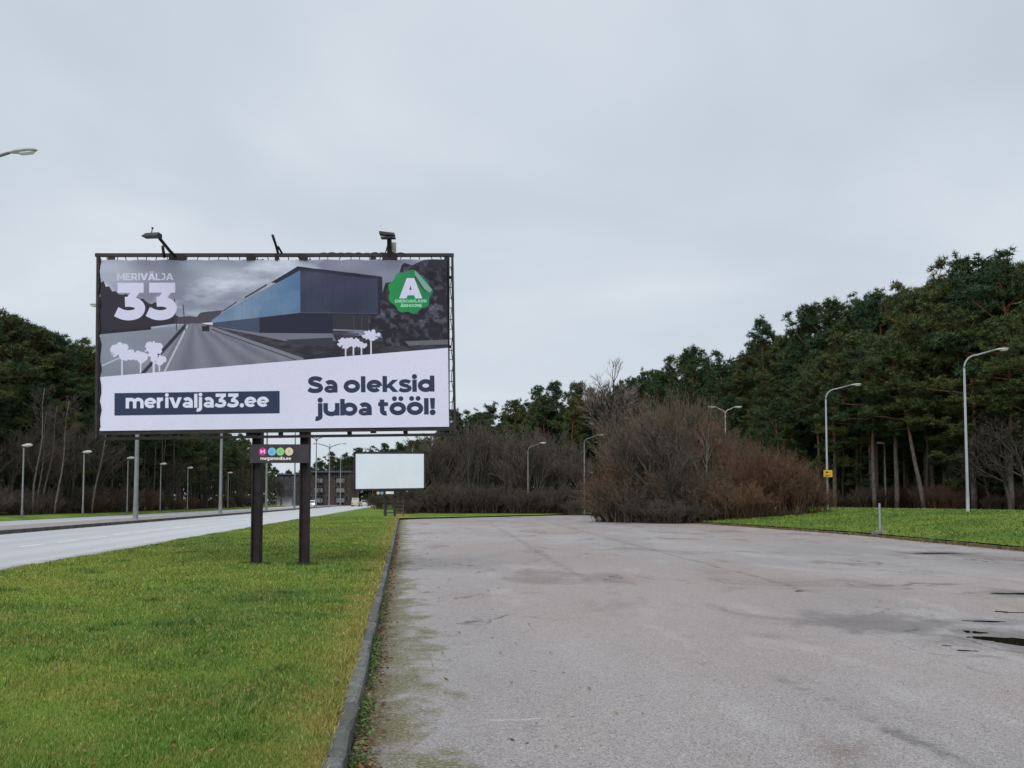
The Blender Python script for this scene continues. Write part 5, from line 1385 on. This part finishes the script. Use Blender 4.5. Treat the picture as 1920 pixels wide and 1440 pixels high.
for k in range(150):
    y0 = 4.8 + 30*g.random()**1.4; x0 = KERBL(y0) - .25 - g.random()*(1.2+y0*.42); rad = g.uniform(.05, .16)*(1+y0/30)
    if x0 < RV(NEAR, y0): continue
    for j in range(70):
        x, y = x0+g.normal()*rad, y0+g.normal()*rad; z = zverge(x, y); h_ = g.uniform(.03, .085); a = g.uniform(0, 6.28); wd = .0030*(y0/5)**.8
        TQ += [(x-wd*math.cos(a), y-wd*math.sin(a), z), (x+wd*math.cos(a), y+wd*math.sin(a), z), (x+g.normal()*.035, y+g.normal()*.035, z+h_)]
for cx_, cy_ in ((at(478,1062,20.4).x, 20.4), (at(568,1062,20.4).x, 20.4)):
    for j in range(900):
        a = g.uniform(0, 6.28); q_ = g.uniform(.10, .34); x, y = cx_+q_*math.cos(a), cy_+q_*math.sin(a)*1.2; z = zverge(x, y); h_ = g.uniform(.03, .08); wd = .006; b_ = g.uniform(0, 6.28)
        TQ += [(x-wd*math.cos(b_), y-wd*math.sin(b_), z), (x+wd*math.cos(b_), y+wd*math.sin(b_), z), (x+g.normal()*.03, y+g.normal()*.03, z+h_)]
M_TUFT = simple('tuft_grass', (.055, .115, .018), .6, .35, 3.0, .3)
stuff('grass_tufts', soup('grass_tufts', np.array(TQ), M_TUFT), 'darker longer grass tufts scattered over the verge')
stuff('grass', soup('grass', np.concatenate([V1, V1b]), M_BLADE), 'short green and yellowish grass on the verge')
V2 = blades(60000, 20, 80, lambda y: XR(y) + .1, lambda y: XR(y) + 15, zlawn, 1.02, 0.05, 0.005, 4)
stuff('grass', soup('grass_far', V2, M_BLADE2), 'short grass on the lawn across the lot')
# weeds rooted along the kerb foot
t = NT('weed_leaves'); ir = t.island()
M_WEED = t.done(t.mix(t.ramp(ir, 0, 1), (0.035, 0.075, 0.014), (0.13, 0.20, 0.045)), 0.5, 0.3)
g = np.random.default_rng(12); Q = []
for k in range(46):
    y0 = g.choice([g.uniform(4.9, 7.2), g.uniform(6.5, 9.8), g.uniform(9, 16)]); n = int(g.uniform(18, 46)); s_ = g.uniform(.04, .11)
    for j in range(n):
        c_ = np.array([KX(y0) + abs(g.normal())*.045 + .012, y0 + g.normal()*s_*1.6, abs(g.normal())*.045 + .012])
        d = g.normal(size=3); d[2] = abs(d[2])*.8; d /= np.linalg.norm(d); s2 = np.cross(d, g.normal(size=3)); s2 /= np.linalg.norm(s2); ln_ = g.uniform(.014, .034)
        Q += [c_, c_+d*ln_*.5+s2*ln_*.36, c_+d*ln_, c_+d*ln_*.5-s2*ln_*.36]
stuff('weeds', soup('weeds', np.array(Q), M_WEED, 4), 'small green weeds growing at the foot of the kerb')
t = NT('dead_leaves'); ir = t.island()
M_LEAF = t.done(t.mix(t.ramp(t.math('FRACT', t.math('MULTIPLY', ir, 7.31)), 0, 1), t.mix(t.ramp(ir, 0, 1), (0.075, 0.035, 0.020), (0.22, 0.095, 0.050)), (0.24, 0.17, 0.075)), 0.7, 0.2)
Q = []
for k in range(2600):
    y0 = 4.6 + 40*g.random()**2.2; off = abs(g.normal())*.085 + .02 if g.random() < .93 else g.uniform(.1, 2.2)
    c_ = np.array([KX(y0)+off, y0, .006 + g.random()*.018]); a = g.uniform(0, 6.28); ln_ = g.uniform(.008, .022)*(1 + y0/25)
    d = np.array([math.cos(a), math.sin(a), g.uniform(-.3,.4)]); s2 = np.array([-math.sin(a), math.cos(a), g.uniform(-.4,.4)])
    Q += [c_-d*ln_, c_+s2*ln_*.55, c_+d*ln_, c_-s2*ln_*.55]
for k in range(900):
    y0 = g.uniform(22, 70); c_ = np.array([XR(y0)-abs(g.normal())*.22, y0, .01+g.random()*.03]); a = g.uniform(0, 6.28); ln_ = g.uniform(.03, .06)
    d = np.array([math.cos(a), math.sin(a), g.uniform(-.3,.4)]); s2 = np.array([-math.sin(a), math.cos(a), .3])
    Q += [c_-d*ln_, c_+s2*ln_*.55, c_+d*ln_, c_-s2*ln_*.55]
for k in range(420):
    y0 = 4.6 + 30*g.random()**1.6; x0 = KERBL(y0) - g.random()**1.3*(3+y0*.25); c_ = np.array([x0, y0, zverge(x0, y0)+.03]); a = g.uniform(0, 6.28); ln_ = g.uniform(.012, .025)
    d = np.array([math.cos(a), math.sin(a), g.uniform(-.3,.4)]); s2 = np.array([-math.sin(a), math.cos(a), .3])
    Q += [c_-d*ln_, c_+s2*ln_*.55, c_+d*ln_, c_-s2*ln_*.55]
stuff('fallen_leaves', soup('fallen_leaves', np.array(Q), M_LEAF, 4), 'brown leaf litter gathered along the kerbs')
# loose grit on the lot
Q = []
for k in range(1500):
    y0 = 4.6 + 22*g.random()**1.5; x0 = KX(y0) + g.random()*(7 + y0*.4); s_ = g.uniform(.003, .008)
    p0 = np.array([x0, y0, .001]); tp_ = p0 + [g.normal()*s_*.3, g.normal()*s_*.3, s_]
    b_ = [p0 + np.array([math.cos(a)*s_, math.sin(a)*s_, 0]) for a in (0, 2.1, 4.2)]
    for i in range(3): Q += [b_[i], b_[(i+1) % 3], tp_]
stuff('gravel', soup('gravel', np.array(Q), simple('grit', (.20,.19,.18), .8, .4, 40)), 'loose grit on the asphalt')
